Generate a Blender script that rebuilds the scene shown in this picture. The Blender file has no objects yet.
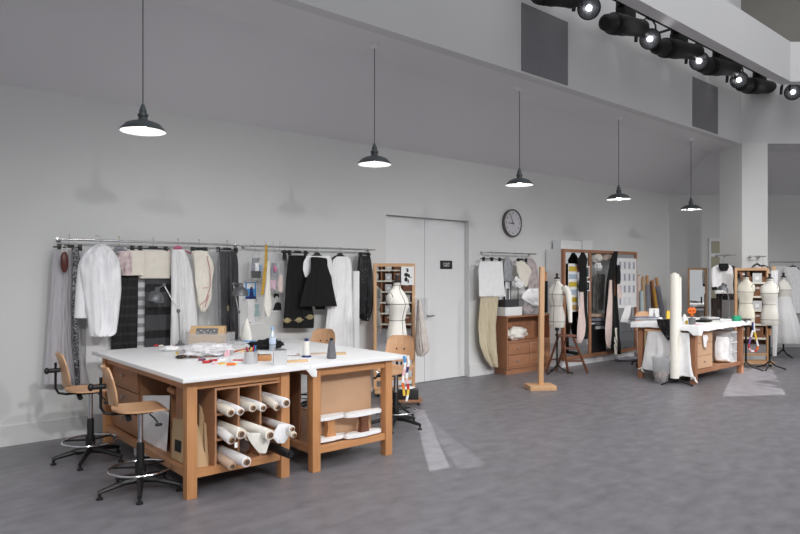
import bpy, bmesh, math, random
from mathutils import Vector, Matrix
from mathutils import noise as mn
from math import sin, cos, pi, radians, sqrt
rnd = random.Random(7)
SC = bpy.context.scene
COL = SC.collection
# ------------------------------------------------------------------ camera frame
CX, HY, FL, H = 400.0, 275.0, 647.0, 1.7
ANG = math.atan(750.0 / FL)
FX, FY = cos(ANG), sin(ANG)            # viewing direction on the ground; X runs along the long wall
RX, RY = sin(ANG), -cos(ANG)
CAMR = math.atan2(RY, RX)
def rd(r, d, z=0.0): return Vector((d*FX + r*RX, d*FY + r*RY, z))
def pt(px, py, d): return rd((px-CX)/FL*d, d, H-(py-HY)/FL*d)
def fl(px, py, z=0.0): return pt(px, py, (H-z)*FL/(py-HY))
def aty(px, py, Y): return pt(px, py, Y/(FY+(px-CX)/FL*RY))
def atx(px, py, X): return pt(px, py, X/(FX+(px-CX)/FL*RX))
def on(pl, px, py):
    k, v = pl
    return aty(px, py, v) if k == 'y' else atx(px, py, v) if k == 'x' else pt(px, py, v)
def nrm(pl):
    return Vector((0, -1, 0)) if pl[0] == 'y' else Vector((-1, 0, 0)) if pl[0] == 'x' else Vector((-FX, -FY, 0))
# ------------------------------------------------------------------ materials
def lin(c):
    out = []
    for v in c:
        v /= 255.0
        out.append(v/12.92 if v <= .04045 else ((v+.055)/1.055)**2.4)
    return out
MATS = {}
def mat(name, c, rough=.6, metal=0., var=.06, scale=6., bump=0., bscale=60., alpha=1., c2=None, stretch=(1, 1, 1), coat=0., trans=0., detail=3., emit=0., ramp=(.35, .65), spec=None, sheen=0.):
    if name in MATS: return MATS[name]
    m = bpy.data.materials.new(name); m.use_nodes = True
    nt = m.node_tree; N = nt.nodes; L = nt.links
    p = N['Principled BSDF']
    a = lin(c)
    if c2 is None:
        lo = [max(0, x*(1-var)) for x in a]; hi = [min(1, x*(1+var)) for x in a]
    else:
        lo = lin(c2); hi = a
    tc = N.new('ShaderNodeTexCoord'); mp = N.new('ShaderNodeMapping'); mp.inputs['Scale'].default_value = stretch
    L.new(tc.outputs['Object'], mp.inputs[0])
    nz = N.new('ShaderNodeTexNoise'); nz.inputs['Scale'].default_value = scale; nz.inputs['Detail'].default_value = detail
    L.new(mp.outputs[0], nz.inputs['Vector'])
    cr = N.new('ShaderNodeValToRGB')
    cr.color_ramp.elements[0].position = ramp[0]; cr.color_ramp.elements[1].position = ramp[1]
    cr.color_ramp.elements[0].color = (*lo, 1); cr.color_ramp.elements[1].color = (*hi, 1)
    L.new(nz.outputs[0], cr.inputs[0]); L.new(cr.outputs[0], p.inputs['Base Color'])
    p.inputs['Roughness'].default_value = rough; p.inputs['Metallic'].default_value = metal
    p.inputs['Alpha'].default_value = alpha
    p.inputs['Coat Weight'].default_value = coat
    p.inputs['Transmission Weight'].default_value = trans
    if spec is not None: p.inputs['Specular IOR Level'].default_value = spec
    if sheen: p.inputs['Sheen Weight'].default_value = sheen
    if bump:
        n2 = N.new('ShaderNodeTexNoise'); n2.inputs['Scale'].default_value = bscale; n2.inputs['Detail'].default_value = 2
        L.new(mp.outputs[0], n2.inputs['Vector'])
        b = N.new('ShaderNodeBump'); b.inputs['Strength'].default_value = bump; b.inputs['Distance'].default_value = .01
        L.new(n2.outputs[0], b.inputs['Height']); L.new(b.outputs[0], p.inputs['Normal'])
    if emit:
        p.inputs['Emission Color'].default_value = (*a, 1); p.inputs['Emission Strength'].default_value = emit
    MATS[name] = m
    return m
def wood(name, c, c2, axis='z', rough=.5):
    s = {'z': (9, 9, .8), 'x': (.8, 9, 9), 'y': (9, .8, 9)}[axis]
    return mat(name, c, rough, c2=c2, scale=5, stretch=s, detail=4, ramp=(.2, .85))
def stripes(name, ca, cb, period, duty, axis=2, alpha_a=1., alpha_b=1., rough=.7):
    if name in MATS: return MATS[name]
    m = bpy.data.materials.new(name); m.use_nodes = True
    nt = m.node_tree; N = nt.nodes; L = nt.links; p = N['Principled BSDF']
    tc = N.new('ShaderNodeTexCoord'); sp = N.new('ShaderNodeSeparateXYZ'); L.new(tc.outputs['Object'], sp.inputs[0])
    d = N.new('ShaderNodeMath'); d.operation = 'DIVIDE'; d.inputs[1].default_value = period; L.new(sp.outputs[axis], d.inputs[0])
    f = N.new('ShaderNodeMath'); f.operation = 'FRACT'; L.new(d.outputs[0], f.inputs[0])
    g = N.new('ShaderNodeMath'); g.operation = 'GREATER_THAN'; g.inputs[1].default_value = duty; L.new(f.outputs[0], g.inputs[0])
    mx = N.new('ShaderNodeMix'); mx.data_type = 'RGBA'
    mx.inputs[6].default_value = (*lin(ca), 1); mx.inputs[7].default_value = (*lin(cb), 1)
    L.new(g.outputs[0], mx.inputs[0]); L.new(mx.outputs[2], p.inputs['Base Color'])
    mr = N.new('ShaderNodeMapRange'); mr.inputs[3].default_value = alpha_a; mr.inputs[4].default_value = alpha_b
    L.new(g.outputs[0], mr.inputs[0]); L.new(mr.outputs[0], p.inputs['Alpha'])
    p.inputs['Roughness'].default_value = rough
    MATS[name] = m
    return m
def speckle(name, ca, cb, scale, thr, rough=.3, metal=0.):
    if name in MATS: return MATS[name]
    m = bpy.data.materials.new(name); m.use_nodes = True
    nt = m.node_tree; N = nt.nodes; L = nt.links; p = N['Principled BSDF']
    tc = N.new('ShaderNodeTexCoord'); nz = N.new('ShaderNodeTexNoise'); nz.inputs['Scale'].default_value = scale; nz.inputs['Detail'].default_value = 4
    L.new(tc.outputs['Object'], nz.inputs['Vector'])
    cr = N.new('ShaderNodeValToRGB'); cr.color_ramp.elements[0].position = thr; cr.color_ramp.elements[1].position = thr+.08
    cr.color_ramp.elements[0].color = (*lin(ca), 1); cr.color_ramp.elements[1].color = (*lin(cb), 1)
    L.new(nz.outputs[0], cr.inputs[0]); L.new(cr.outputs[0], p.inputs['Base Color'])
    p.inputs['Roughness'].default_value = rough; p.inputs['Metallic'].default_value = metal
    MATS[name] = m
    return m

WALL = mat('wall_paint', (222, 223, 222), .85, var=.015, scale=.7)
CEIL = mat('ceiling_paint', (230, 229, 232), .9, var=.01, scale=.5)
FASC = mat('fascia_paint', (216, 216, 217), .85, var=.01, scale=.5)
SKIRT = mat('baseboard_paint', (218, 219, 219), .7, var=.01)
FLOOR = mat('floor_vinyl', (117, 115, 120), .42, var=.2, scale=5, bump=.04, bscale=25, detail=9, stretch=(1, 1.6, 1), ramp=(.3, .7))
DOORM = mat('door_paint', (232, 233, 234), .6, var=.01)
PANEL = mat('acoustic_panel', (128, 126, 130), .95, var=.08, scale=90)
DGREY = mat('recess_grey', (150, 148, 150), .9, var=.02)
OAKZ = wood('beech_upright', (208, 154, 106), (188, 130, 84), 'z')
OAKX = wood('beech_rail', (208, 154, 106), (186, 128, 82), 'x')
OAKY = wood('beech_side', (200, 150, 112), (178, 126, 88), 'y')
PLYZ = wood('plywood_panel', (172, 126, 94), (150, 106, 76), 'z', .55)
PLYX = wood('plywood_shelf', (194, 146, 110), (170, 122, 88), 'x', .55)
MDF = mat('hardboard', (202, 164, 132), .75, var=.05, scale=3)
SEATW = wood('seat_plywood', (216, 174, 136), (196, 150, 112), 'x', .4)
SEATV = wood('back_plywood', (216, 174, 136), (196, 150, 112), 'z', .4)
REDZ = wood('cherry_upright', (176, 126, 94), (152, 104, 76), 'z')
REDX = wood('cherry_rail', (176, 126, 94), (152, 104, 76), 'x')
WALN = wood('walnut_legs', (126, 80, 58), (98, 60, 44), 'z')
MIRF = wood('mirror_frame_wood', (216, 176, 136), (200, 154, 112), 'z')
BOARD = wood('drawing_board_wood', (222, 190, 148), (206, 170, 124), 'x')
WHITE = mat('white_laminate', (244, 244, 245), .45, var=.008)
WPLAS = mat('white_plastic', (236, 237, 238), .4, var=.01)
PAPER = mat('paper_white', (240, 240, 240), .85, var=.01)
KRAFT = mat('kraft_paper', (202, 172, 134), .8, var=.06, scale=4)
CORE = mat('cardboard_core', (186, 154, 126), .85, var=.05)
BLACK = mat('black_plastic', (26, 26, 27), .45, var=.1)
BLKM = mat('black_metal', (30, 30, 31), .4, metal=.3, var=.1)
SPOTB = mat('stage_black', (13, 13, 14), .65, var=.1)
HOLE = mat('core_hole_shade', (92, 72, 58), .9, var=.05)
CLOCKR = mat('clock_rim', (104, 102, 100), .35, metal=.7, var=.02)
DIAL = mat('clock_dial', (206, 204, 210), .6, var=.01)
UPPER = mat('upper_wall_shade', (126, 124, 118), .9, var=.01)  # darker tone stands for the dim hall light on this wall stretch
CHROME = mat('chrome', (205, 205, 208), .15, metal=1., var=.02)
STEEL = mat('brushed_steel', (170, 170, 172), .35, metal=1., var=.05, scale=30)
LAMPG = mat('lamp_enamel', (62, 68, 71), .35, var=.04)
LAMPI = mat('lamp_white_enamel', (245, 245, 243), .35, var=.01)
DESKG = mat('desk_lamp_grey', (104, 106, 109), .35, metal=.4, var=.04)
BULB = mat('bulb_glow', (255, 252, 246), .3, emit=28.)
LENS = mat('spot_lens_glow', (250, 250, 255), .3, emit=60.)
GLASSY = mat('clear_plastic', (215, 218, 222), .1, alpha=.13, var=.02, bump=.5, bscale=14)
FROST = mat('frosted_plastic', (214, 214, 216), .35, alpha=.26, var=.02)
SHEERG = mat('sheer_grey', (196, 193, 198), .85, alpha=.86, var=.05, scale=10, stretch=(6, 6, .6))
TULLE = mat('white_tulle', (247, 247, 248), .9, alpha=.82, var=.03, scale=12, stretch=(6, 6, .4))
WCLO = mat('white_cotton', (245, 245, 246), .9, var=.03, scale=10, bump=.25, bscale=20)
WPAPC = mat('white_nonwoven', (243, 243, 246), .8, var=.025, scale=9, bump=.6, bscale=16)
CREAM = mat('cream_calico', (232, 226, 214), .9, var=.03, scale=14, bump=.2, bscale=30)
IVORY = mat('ivory_canvas', (237, 234, 226), .85, var=.02, scale=20)
IVORYD = mat('ivory_old_canvas', (224, 219, 203), .85, var=.03, scale=20)
BCLO = mat('black_wool', (13, 13, 15), .9, var=.15, scale=30)
CHAR = mat('charcoal_satin', (48, 47, 51), .4, var=.15, scale=12, stretch=(5, 5, .6))
SEQB = speckle('black_sequin', (12, 12, 15), (84, 84, 92), 48, .6, .22)
SEQG = speckle('grey_sequin', (58, 58, 62), (150, 150, 152), 60, .5, .4)
LACE = speckle('black_lace', (24, 24, 26), (110, 108, 108), 40, .5, .8)
GOLDS = mat('gold_sheer', (220, 209, 184), .85, alpha=.93, c2=(204, 188, 158), scale=9, stretch=(6, 6, .7))
PINK = mat('dusty_pink', (228, 206, 200), .85, var=.05, scale=12)
PINKB = mat('pink_plastic', (196, 96, 130), .4, var=.03)
GOLD = mat('gold_thread', (188, 176, 136), .5, metal=.2, c2=(140, 126, 88), scale=60)
MIRROR = mat('mirror_glass', (235, 236, 236), .0, metal=1., var=.0)
TAPEL = mat('style_tape', (40, 40, 42), .8, var=.05)
YELT = mat('yellow_tape', (222, 176, 40), .5, c2=(150, 112, 24), scale=90)
LILAC = mat('grey_fabric', (140, 140, 150), .9, var=.06)
def flat(name, c, rough=.6, **k): return mat(name, c, rough, var=.03, **k)
RED = flat('red_plastic', (190, 40, 46)); ORANGE = flat('orange_plastic', (228, 112, 36)); BLUE = flat('blue_plastic', (44, 84, 160))
YEL = flat('yellow_plastic', (232, 196, 70)); GREEN = flat('green_card', (40, 160, 120)); ROSE = flat('rose_paper', (236, 190, 198)); SKY = flat('sky_print', (70, 150, 215))
NAVY = flat('navy_plastic', (36, 46, 110)); GREYT = flat('grey_thread', (104, 105, 109), .8); LTHR = flat('white_thread', (228, 226, 220), .8)
REDL = flat('red_seam', (190, 120, 124)); LEAFG = flat('leaf_green', (58, 88, 48)); INK = flat('ink_black', (34, 34, 36), .8); INKG = flat('ink_grey', (150, 152, 156), .8)
TAN = flat('tan_card', (206, 180, 160)); LGREY = flat('light_grey_card', (200, 200, 198)); SHELFB = flat('shelf_edge_beige', (226, 221, 206)); BROWN = flat('archive_brown', (124, 80, 54))
BROWNR = flat('brush_brown', (84, 36, 30), .35); MGREY = flat('mid_grey_card', (112, 112, 116)); OLIVE = mat('pale_olive_glass', (176, 174, 150), .25, var=.02); SLATE = flat('slate_box', (56, 56, 60))
TERRA = flat('taupe_fabric', (128, 112, 104), .9)
# ------------------------------------------------------------------ mesh builder
XF = {}
class M:
    def __init__(s): s.bm = bmesh.new()
    def _mi(s, faces, mi):
        if mi:
            for f in faces: f.material_index = mi
    def box(s, c, size, rz=0., rot=None, bev=0., mi=0):
        mt = Matrix.Translation(Vector(c)) @ (rot.to_4x4() if rot is not None else Matrix.Rotation(rz, 4, 'Z')) @ Matrix.Diagonal((*size, 1))
        g = bmesh.ops.create_cube(s.bm, size=1., matrix=mt)
        vs = g['verts']; fs = set(f for v in vs for f in v.link_faces)
        s._mi(fs, mi)
        if bev:
            es = list(set(e for v in vs for e in v.link_edges))
            bmesh.ops.bevel(s.bm, geom=es, offset=bev, segments=2, affect='EDGES', profile=.6)
        return s
    def b2(s, lo, hi, bev=0., mi=0):
        return s.box([(a+b)/2 for a, b in zip(lo, hi)], [abs(b-a) for a, b in zip(lo, hi)], bev=bev, mi=mi)
    def rings(s, rs, closed_u=True, cap=True, mi=0, loop=False):  # cap: True, False, 'end'
        vr = [[s.bm.verts.new(p) for p in r] for r in rs]
        n = len(vr[0]); k = len(vr); fs = []
        for i in range(k if loop else k-1):
            a, b = vr[i], vr[(i+1) % k]
            for j in range(n if closed_u else n-1):
                fs.append(s.bm.faces.new((a[j], a[(j+1) % n], b[(j+1) % n], b[j])))
        if cap and not loop:
            if cap != 'end': fs.append(s.bm.faces.new(vr[0][::-1]))
            fs.append(s.bm.faces.new(vr[-1]))
        s._mi(fs, mi)
        return s
    def tube(s, pts, r, seg=8, closed=False, mi=0):
        pts = [Vector(p) for p in pts]; n = len(pts); rs = []
        up = None
        for i, p in enumerate(pts):
            a = pts[(i-1) % n] if (closed or i > 0) else p
            b = pts[(i+1) % n] if (closed or i < n-1) else p
            t = (b-a).normalized()
            if up is None:
                up = Vector((0, 0, 1)) if abs(t.z) < .9 else Vector((1, 0, 0))
            u = (up - t*up.dot(t)).normalized(); v = t.cross(u); up = u
            rr = r[i] if isinstance(r, (list, tuple)) else r
            rs.append([p + (u*cos(2*pi*k/seg) + v*sin(2*pi*k/seg))*rr for k in range(seg)])
        return s.rings(rs, loop=closed, mi=mi)
    def cyl(s, p0, p1, r0, r1=None, seg=14, mi=0): return s.tube([p0, p1], [r0, r0 if r1 is None else r1], seg, mi=mi)
    def lathe(s, prof, c=(0, 0, 0), seg=24, rot=None, mi=0, cap=True):
        c = Vector(c); rs = []
        for r, z in prof:
            r = max(r, 1e-4); ring = []
            for k in range(seg):
                v = Vector((r*cos(2*pi*k/seg), r*sin(2*pi*k/seg), z))
                if rot is not None: v = rot @ v
                ring.append(c+v)
            rs.append(ring)
        return s.rings(rs, cap=cap, mi=mi)
    def prism(s, poly, d, mi=0):
        d = Vector(d); a = [Vector(p) for p in poly]
        return s.rings([a, [p+d for p in a]], mi=mi)
    def torus(s, c, R, r, seg=40, rot=None, mi=0, t=8):
        c = Vector(c)
        ps = [Vector((R*cos(2*pi*k/seg), R*sin(2*pi*k/seg), 0)) for k in range(seg)]
        return s.tube([c + (rot @ p if rot is not None else p) for p in ps], r, t, closed=True, mi=mi)
    def ell(s, c, rad, seg=14, n=8, rz=0., mi=0):
        c = Vector(c); rs = []
        for i in range(n+1):
            a = -pi/2 + pi*i/n; k = max(cos(a), .02)
            rs.append([c + Matrix.Rotation(rz, 3, 'Z') @ Vector((rad[0]*k*cos(2*pi*j/seg), rad[1]*k*sin(2*pi*j/seg), rad[2]*sin(a))) for j in range(seg)])
        return s.rings(rs, mi=mi)
    def cloth(s, rows, pl, th=.03, nf=4., amp=.01, nu=28, sub=6, seed=0, off=0., grow=.8, mi=0, smooth=True, wr=.35):
        n = nrm(pl); q = random.Random(seed); ph = q.uniform(0, 6); ph2 = q.uniform(0, 6)
        L_ = [on(pl, r[1], r[0]) for r in rows]; R_ = [on(pl, r[2], r[3] if len(r) > 3 else r[0]) for r in rows]
        def cat(P, i, t):
            p0, p1, p2, p3 = P[max(i-1, 0)], P[i], P[i+1], P[min(i+2, len(P)-1)]
            if not smooth: return p1.lerp(p2, t)
            c = .5*((2*p1)+(p2-p0)*t+(2*p0-5*p1+4*p2-p3)*t*t+(3*p1-p0-3*p2+p3)*t**3)
            return p1.lerp(p2, t)*.5 + c*.5
        Ls, Rs = [], []
        for i in range(len(rows)-1):
            for k in range(sub):
                Ls.append(cat(L_, i, k/sub)); Rs.append(cat(R_, i, k/sub))
        Ls.append(L_[-1]); Rs.append(R_[-1])
        nv = len(Ls); rings = []
        for j in range(nv):
            v = j/(nv-1); fr, bk = [], []
            for i in range(nu+1):
                u = i/nu; P = Ls[j].lerp(Rs[j], u)
                le = sqrt(max(0, 1-(2*u-1)**2)); g = (1-grow)+grow*v
                uu = u + .09*sin(3.1*u*pi+ph) + .05*sin(4*v+ph2)*u*(1-u)*4
                fo = amp*g*(.8*sin(2*pi*nf*uu+ph+1.1*sin(2.5*v+ph2)) + .35*sin(2*pi*nf*2.3*uu+ph2+2*v)) + wr*amp*(mn.noise(Vector((u*4.2, v*3.3, ph)))*1.6 + mn.noise(Vector((u*9, v*8, ph2)))*.8)
                fr.append(P + n*(off + th*le*.6 + fo*(.3+.7*le)))
                if 0 < i < nu: bk.append(P + n*(off - th*le*.4 + fo*(.3+.7*le) - .002))
            rings.append(fr + bk[::-1])
        return s.rings(rings, mi=mi)
    def done(s, name, mats, parent=None, world=False, label=None, cat=None, group=None, kind=None, smooth=35, origin=True):
        bmesh.ops.recalc_face_normals(s.bm, faces=s.bm.faces[:])
        me = bpy.data.meshes.new(name); o = bpy.data.objects.new(name, me); COL.objects.link(o)
        if parent is not None:
            o.parent = parent
            if world: s.bm.transform(XF[parent.name].inverted())
        elif origin and len(s.bm.verts):
            xs = [v.co for v in s.bm.verts]
            lo = Vector([min(v[i] for v in xs) for i in range(3)]); hi = Vector([max(v[i] for v in xs) for i in range(3)])
            c = Vector(((lo.x+hi.x)/2, (lo.y+hi.y)/2, lo.z))
            bmesh.ops.translate(s.bm, verts=s.bm.verts[:], vec=-c); o.location = c
            XF[o.name] = Matrix.Translation(c)
        else:
            XF[o.name] = Matrix.Identity(4)
        if parent is not None:
            XF[o.name] = XF[parent.name]
        s.bm.to_mesh(me); s.bm.free()
        for m in (mats if isinstance(mats, (list, tuple)) else [mats]): me.materials.append(m)
        if smooth:
            me.polygons.foreach_set('use_smooth', [True]*len(me.polygons))
            me.set_sharp_from_angle(angle=radians(smooth))
        tag(o, label, cat, group, kind)
        return o
def tag(o, label=None, cat=None, group=None, kind=None):
    if label: o['label'] = label
    if cat: o['category'] = cat
    if group: o['group'] = group
    if kind: o['kind'] = kind
    return o
def thing(name, label, cat, loc=(0, 0, 0), rz=0., group=None):
    o = bpy.data.objects.new(name, None); COL.objects.link(o); o.empty_display_size = .1
    o.location = loc; o.rotation_euler = (0, 0, rz)
    XF[o.name] = Matrix.Translation(Vector(loc)) @ Matrix.Rotation(rz, 4, 'Z')
    return tag(o, label, cat, group)
def text_into(m, txt, size, mt, mi=0, extrude=.002):
    cu = bpy.data.curves.new('t', 'FONT'); cu.body = txt; cu.size = size; cu.extrude = extrude
    cu.align_x = 'CENTER'; cu.align_y = 'CENTER'; cu.resolution_u = 3
    ob = bpy.data.objects.new('t', cu); COL.objects.link(ob)
    bpy.context.view_layer.update()
    me = bpy.data.meshes.new_from_object(ob.evaluated_get(bpy.context.evaluated_depsgraph_get()))
    bpy.data.objects.remove(ob); bpy.data.curves.remove(cu)
    me.transform(mt); n0 = len(m.bm.faces); m.bm.from_mesh(me); bpy.data.meshes.remove(me)
    m.bm.faces.ensure_lookup_table()
    for f in m.bm.faces[n0:]: f.material_index = mi
ROTX90 = Matrix.Rotation(pi/2, 3, 'X')     # local z -> -y : for discs facing the room
"""SETTING"""
DCN = (5.32+6.79*.65320)/.757186
W = 7.42; CZ = 3.59; SZ = 4.32; FY0 = 5.32
XL, BD = -7.0, 15.2
corner = aty(668, 194.6, W); cr_, cd_ = (668-CX)/FL*corner.dot(Vector((FX, FY, 0))), corner.dot(Vector((FX, FY, 0)))
def struct(m, name, mt): return m.done(name, mt, kind='structure', smooth=0)
m = M(); m.b2((-9, -14, -.1), (30, 9, 0)); m.box(rd(10, 10, -.1005), (26, 26, .2), rz=CAMR); struct(m, 'floor', FLOOR)
# long wall with the door opening
dx0, dx1 = aty(386, 300, W).x, aty(469, 300, W).x; dz = 2.6
m = M()
m.b2((XL, W, 0), (dx0, W+.3, CZ)); m.b2((dx1, W, 0), (corner.x+.4, W+.3, CZ)); m.b2((dx0, W, dz), (dx1, W+.3, CZ))
m.b2((dx0-.1, W+.3, 0), (dx1+.1, W+.34, dz+.1))
struct(m, 'wall_left', WALL)
m = M()
p0 = rd(cr_-.3, cd_); p1 = rd(cr_+14, cd_); n = Vector((FX, FY, 0))*.3
m.prism([p0, p1, p1+n, p0+n], (0, 0, CZ)); struct(m, 'wall_back', WALL)
m = M()
m.b2((XL, W-.014, 0), (dx0, W, .2)); m.b2((dx1, W-.014, 0), (corner.x, W, .2)); struct(m, 'baseboard_left', SKIRT)
m = M(); a = rd(cr_, cd_-.014); b = rd(cr_+13, cd_-.014); m.prism([a, b, b+n*.045, a+n*.045], (0, 0, .2)); struct(m, 'baseboard_back', SKIRT)
# doors
dxm = aty(424.5, 300, W+.1).x
for i, (a, b) in enumerate(((dx0+.004, dxm-.004), (dxm+.004, dx1-.004))):
    m = M(); m.b2((a, W+.1, .008), (b, W+.15, dz-.006)); o = m.done('door_%d' % (i+1), DOORM, kind='structure', smooth=0)
    h = M(); hx = dxm+(-.05 if i == 0 else .05)
    if i == 1:
        h.cyl((hx, W+.1, 1.05), (hx, W+.05, 1.05), .012); h.cyl((hx, W+.05, 1.05), (hx+.12, W+.05, 1.05), .009)
        h.done('door_handle', STEEL, o, world=True)
# ceiling: flat strip, slope down to the wall; fascia, ring beam
def ring(t, z, Y):   # t: 0 fascia .. 1 wall
    c = (6.79*(1-t)+cr_*t, DCN*(1-t)+cd_*t)
    return [Vector((XL, Y, z)), rd(c[0], c[1], z), rd(c[0]+14, c[1], z)]
fa = ring(.012, SZ, FY0+.025); cs = ring(.377, SZ, 6.11); wl = ring(1, CZ, W)
def strip(m, A, B, th):
    for i in range(2):
        m.prism([A[i], A[i+1], B[i+1], B[i]], (0, 0, th))
m = M(); strip(m, fa, cs, .12); strip(m, cs, wl, .12); struct(m, 'ceiling', CEIL)
def off(w, z):
    return [Vector((XL, FY0-w, z)), rd(6.79+.372*w, DCN-w, z), rd(6.79+.372*w+14, DCN-w, z)]
m = M(); A_, B_ = off(0, SZ-.004), off(-.15, SZ-.004); m.prism([A_[0], A_[1], B_[1], B_[0]], (0, 0, 4)); m.prism([A_[1], A_[2], B_[2], B_[1]], (0, 0, 1.75)); struct(m, 'wall_fascia', FASC)
m = M(); A_, B_ = off(0, SZ+1.746), off(-.15, SZ+1.746); m.prism([A_[1], A_[2], B_[2], B_[1]], (0, 0, 2.254)); struct(m, 'wall_upper', UPPER)
m = M(); strip(m, off(1.01, 5.25), off(.82, 5.25), .73); struct(m, 'trim_ring', FASC)
m = M(); strip(m, off(1.01, 8.3), off(-.15, 8.3), .1); struct(m, 'ceiling_upper', DGREY)
# column
cp = [rd(6.79, 12.845), rd(7.30, 12.845), rd(7.12, 13.45), rd(6.60, 13.36)]
m = M(); m.prism(cp, (0, 0, SZ)); struct(m, 'column', WALL)
# grey acoustic panels in the fascia
for i, (xa, xb) in enumerate(((522, 568), (693, 718))):
    A = aty(xa, 30, FY0-.012).x; B = aty(xb, 60, FY0-.012).x
    m = M(); m.b2((A, FY0-.012, SZ+.03), (B, FY0, 5.23))
    m.done('acoustic_panel', PANEL, label=('grey fabric acoustic panel set in the fascia above the pendant lamps, the larger one seen', 'grey fabric acoustic panel set in the fascia close to the white column')[i], cat='wall panel', group='acoustic panels in the fascia', smooth=0)
# glazed window in the back wall beside the column
a = pt(708, 238, cd_); b = pt(723, 238, cd_); e = Vector((RX, RY, 0))
wid = (b-a).length
T = M()
c0 = a.copy(); c0.z = 0; nb = Vector((-FX, -FY, 0))*.05
def wbox(m, u0, u1, z0, z1, dp=.05):
    A = c0+e*u0; B = c0+e*u1; A.z = B.z = z0; nn = Vector((-FX, -FY, 0))*dp
    m.prism([A, B, B+nn, A+nn], (0, 0, z1-z0))
wbox(T, 0, .05, .1, 2.57); wbox(T, wid-.04, wid, .1, 2.57)
for z in (.1, 1.0, 2.13, 2.49): wbox(T, .05, wid-.04, z, z+.08)
wo = struct(T, 'window_1', DOORM)
g = M()
for z0, z1 in ((.18, 1.0), (1.08, 2.13), (2.21, 2.49)): wbox(g, .05, wid-.04, z0, z1, .02)
g.done('pane', OLIVE, wo, world=True, smooth=0)
"""LAMPS AND STAGE LIGHTS"""
lamp_words = ['dark pendant lamp over the left end of the near worktable', 'dark pendant lamp hanging just past the second worktable, before the door', 'dark pendant lamp hanging above the wall clock end of the door', 'dark pendant lamp hanging before the wooden wardrobe', 'dark pendant lamp nearest the white column, farthest of the row']
for i in range(5):
    x = 1.993+2.5845*i
    T = thing('pendant_lamp', lamp_words[i], 'lamp', (x, 5.75, 2.955), 0, 'pendant lamps in a row under the ceiling')
    m = M(); m.lathe([(.19, 0), (.194, .004), (.188, .014), (.145, .062), (.09, .084), (.05, .096), (.04, .1), (.02, .101)], seg=36, cap='end'); m.done('shade', LAMPG, T)
    m = M(); m.lathe([(.189, -.001), (.183, .012), (.14, .056), (.085, .078), (.03, .085)], seg=36, cap=False); m.done('reflector', LAMPI, T)
    m = M(); m.lathe([(.042, .098), (.036, .125), (.044, .13), (.044, .15), (.032, .155), (.03, .19), (.024, .2), (.012, .235), (.004, .245)], seg=20); m.done('socket_cap', LAMPG, T)
    m = M(); m.lathe([(.012, .08), (.02, .065), (.038, .03), (.036, .012), (.02, -.004), (.002, -.01)], seg=16); m.done('bulb', BULB, T)
    m = M(); m.cyl((0, 0, .24), (0, 0, SZ-2.955-.04), .0045, seg=6); m.done('cord', BLACK, T)
    m = M(); m.lathe([(.055, SZ-2.955), (.055, SZ-2.955-.03), (.02, SZ-2.955-.05)], seg=20); m.done('canopy', WPLAS, T)
# pipe that carries the stage lights
c1 = off(.38, 5.62)
m = M(); m.tube([c1[0], c1[1], c1[2]], .045, 10)
for k in range(9):
    q = c1[0].lerp(c1[1], (k+.5)/9); m.box(q+Vector((0, .2, 0)), (.03, .4, .03))
m.done('lighting_pipe', SPOTB, label='black steel pipe carrying the stage lights behind the white ring beam', cat='pipe')
FR = [(589, 8), (650, 39), (699, 61), (739, 80), (793, 92)]
fw = ['first front-facing round stage light, nearest of the row', 'glowing front-facing stage light, second from the near end', 'glowing front-facing stage light, third, above the second grey panel', 'glowing front-facing stage light, last before the ring beam turns', 'single glowing stage light around the corner of the ring beam']
def aim_rot(src, dst):
    d = (Vector(dst)-Vector(src)).normalized()
    return d.to_track_quat('Z', 'Y').to_matrix()
def yoke(m, c, R, half, top):
    # two side arms and a bridge up to the pipe
    e = Vector((1, 0, 0))
    for s_ in (-1, 1): m.tube([c+e*half*s_+Vector((0, 0, -.02)), c+e*half*s_+Vector((0, 0, top-.1)), c+e*half*s_*.4+Vector((0, 0, top-.04))], .014, 6)
    m.box(c+Vector((0, 0, top-.04)), (half*1.0, .05, .025)); m.box(c+Vector((0, 0, top+.0)), (.06, .07, .1))
for i, (px, py) in enumerate(FR):
    P = aty(px, py, 4.94) if i < 4 else rd((px-CX)/FL*12.45, 12.45, H-(py-HY)/FL*12.45)
    T = thing('stage_light', fw[i], 'stage light', P, 0, 'front-facing stage lights')
    Rm = aim_rot(P, (-1.5, -1.2, .6))
    m = M(); m.lathe([(.05, -.34), (.11, -.32), (.125, -.2), (.125, -.06), (.15, -.04), (.155, .02), (.145, .02), (.06, -.03), (.03, -.03)], rot=Rm, seg=28)
    m.done('housing', SPOTB, T)
    m = M()
    for k in range(28):
        a = 2*pi*k/28
        m.tube([Rm @ Vector((.04*cos(a), .04*sin(a), -.024)), Rm @ Vector((.148*cos(a), .148*sin(a), .016))], .005, 4)
    m.done('rib_ring', mat('rib_grey', (150, 151, 156), .5, var=.05), T)
    m = M(); m.lathe([(.034, -.034), (.03, -.02), (.002, -.008)], rot=Rm, seg=20); m.done('lens', LENS, T)
    m = M(); yoke(m, Vector((0, 0, 0)), Rm, .17, (5.62-P.z)); m.done('yoke', SPOTB, T)
    m = M(); m.tube([Rm @ Vector((-.2, -.02, .02)), Rm @ Vector((-.19, .12, .04)), Rm @ Vector((-.17, .17, .0))], [.025, .03, .015], 8); m.done('side_knob', SPOTB, T)
BD_ = [(530, 574, -6), (604, 642, 25), (655, 697, 49), (700, 735, 67), (740, 774, 86)]
bw = ['black profile spotlight seen from the side, cut by the top edge', 'black profile spotlight from the side, between the first two glowing lights', 'black profile spotlight from the side, between the second and third glowing lights', 'black profile spotlight from the side, before the fourth glowing light', 'black profile spotlight from the side, last before the beam turns']
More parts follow.
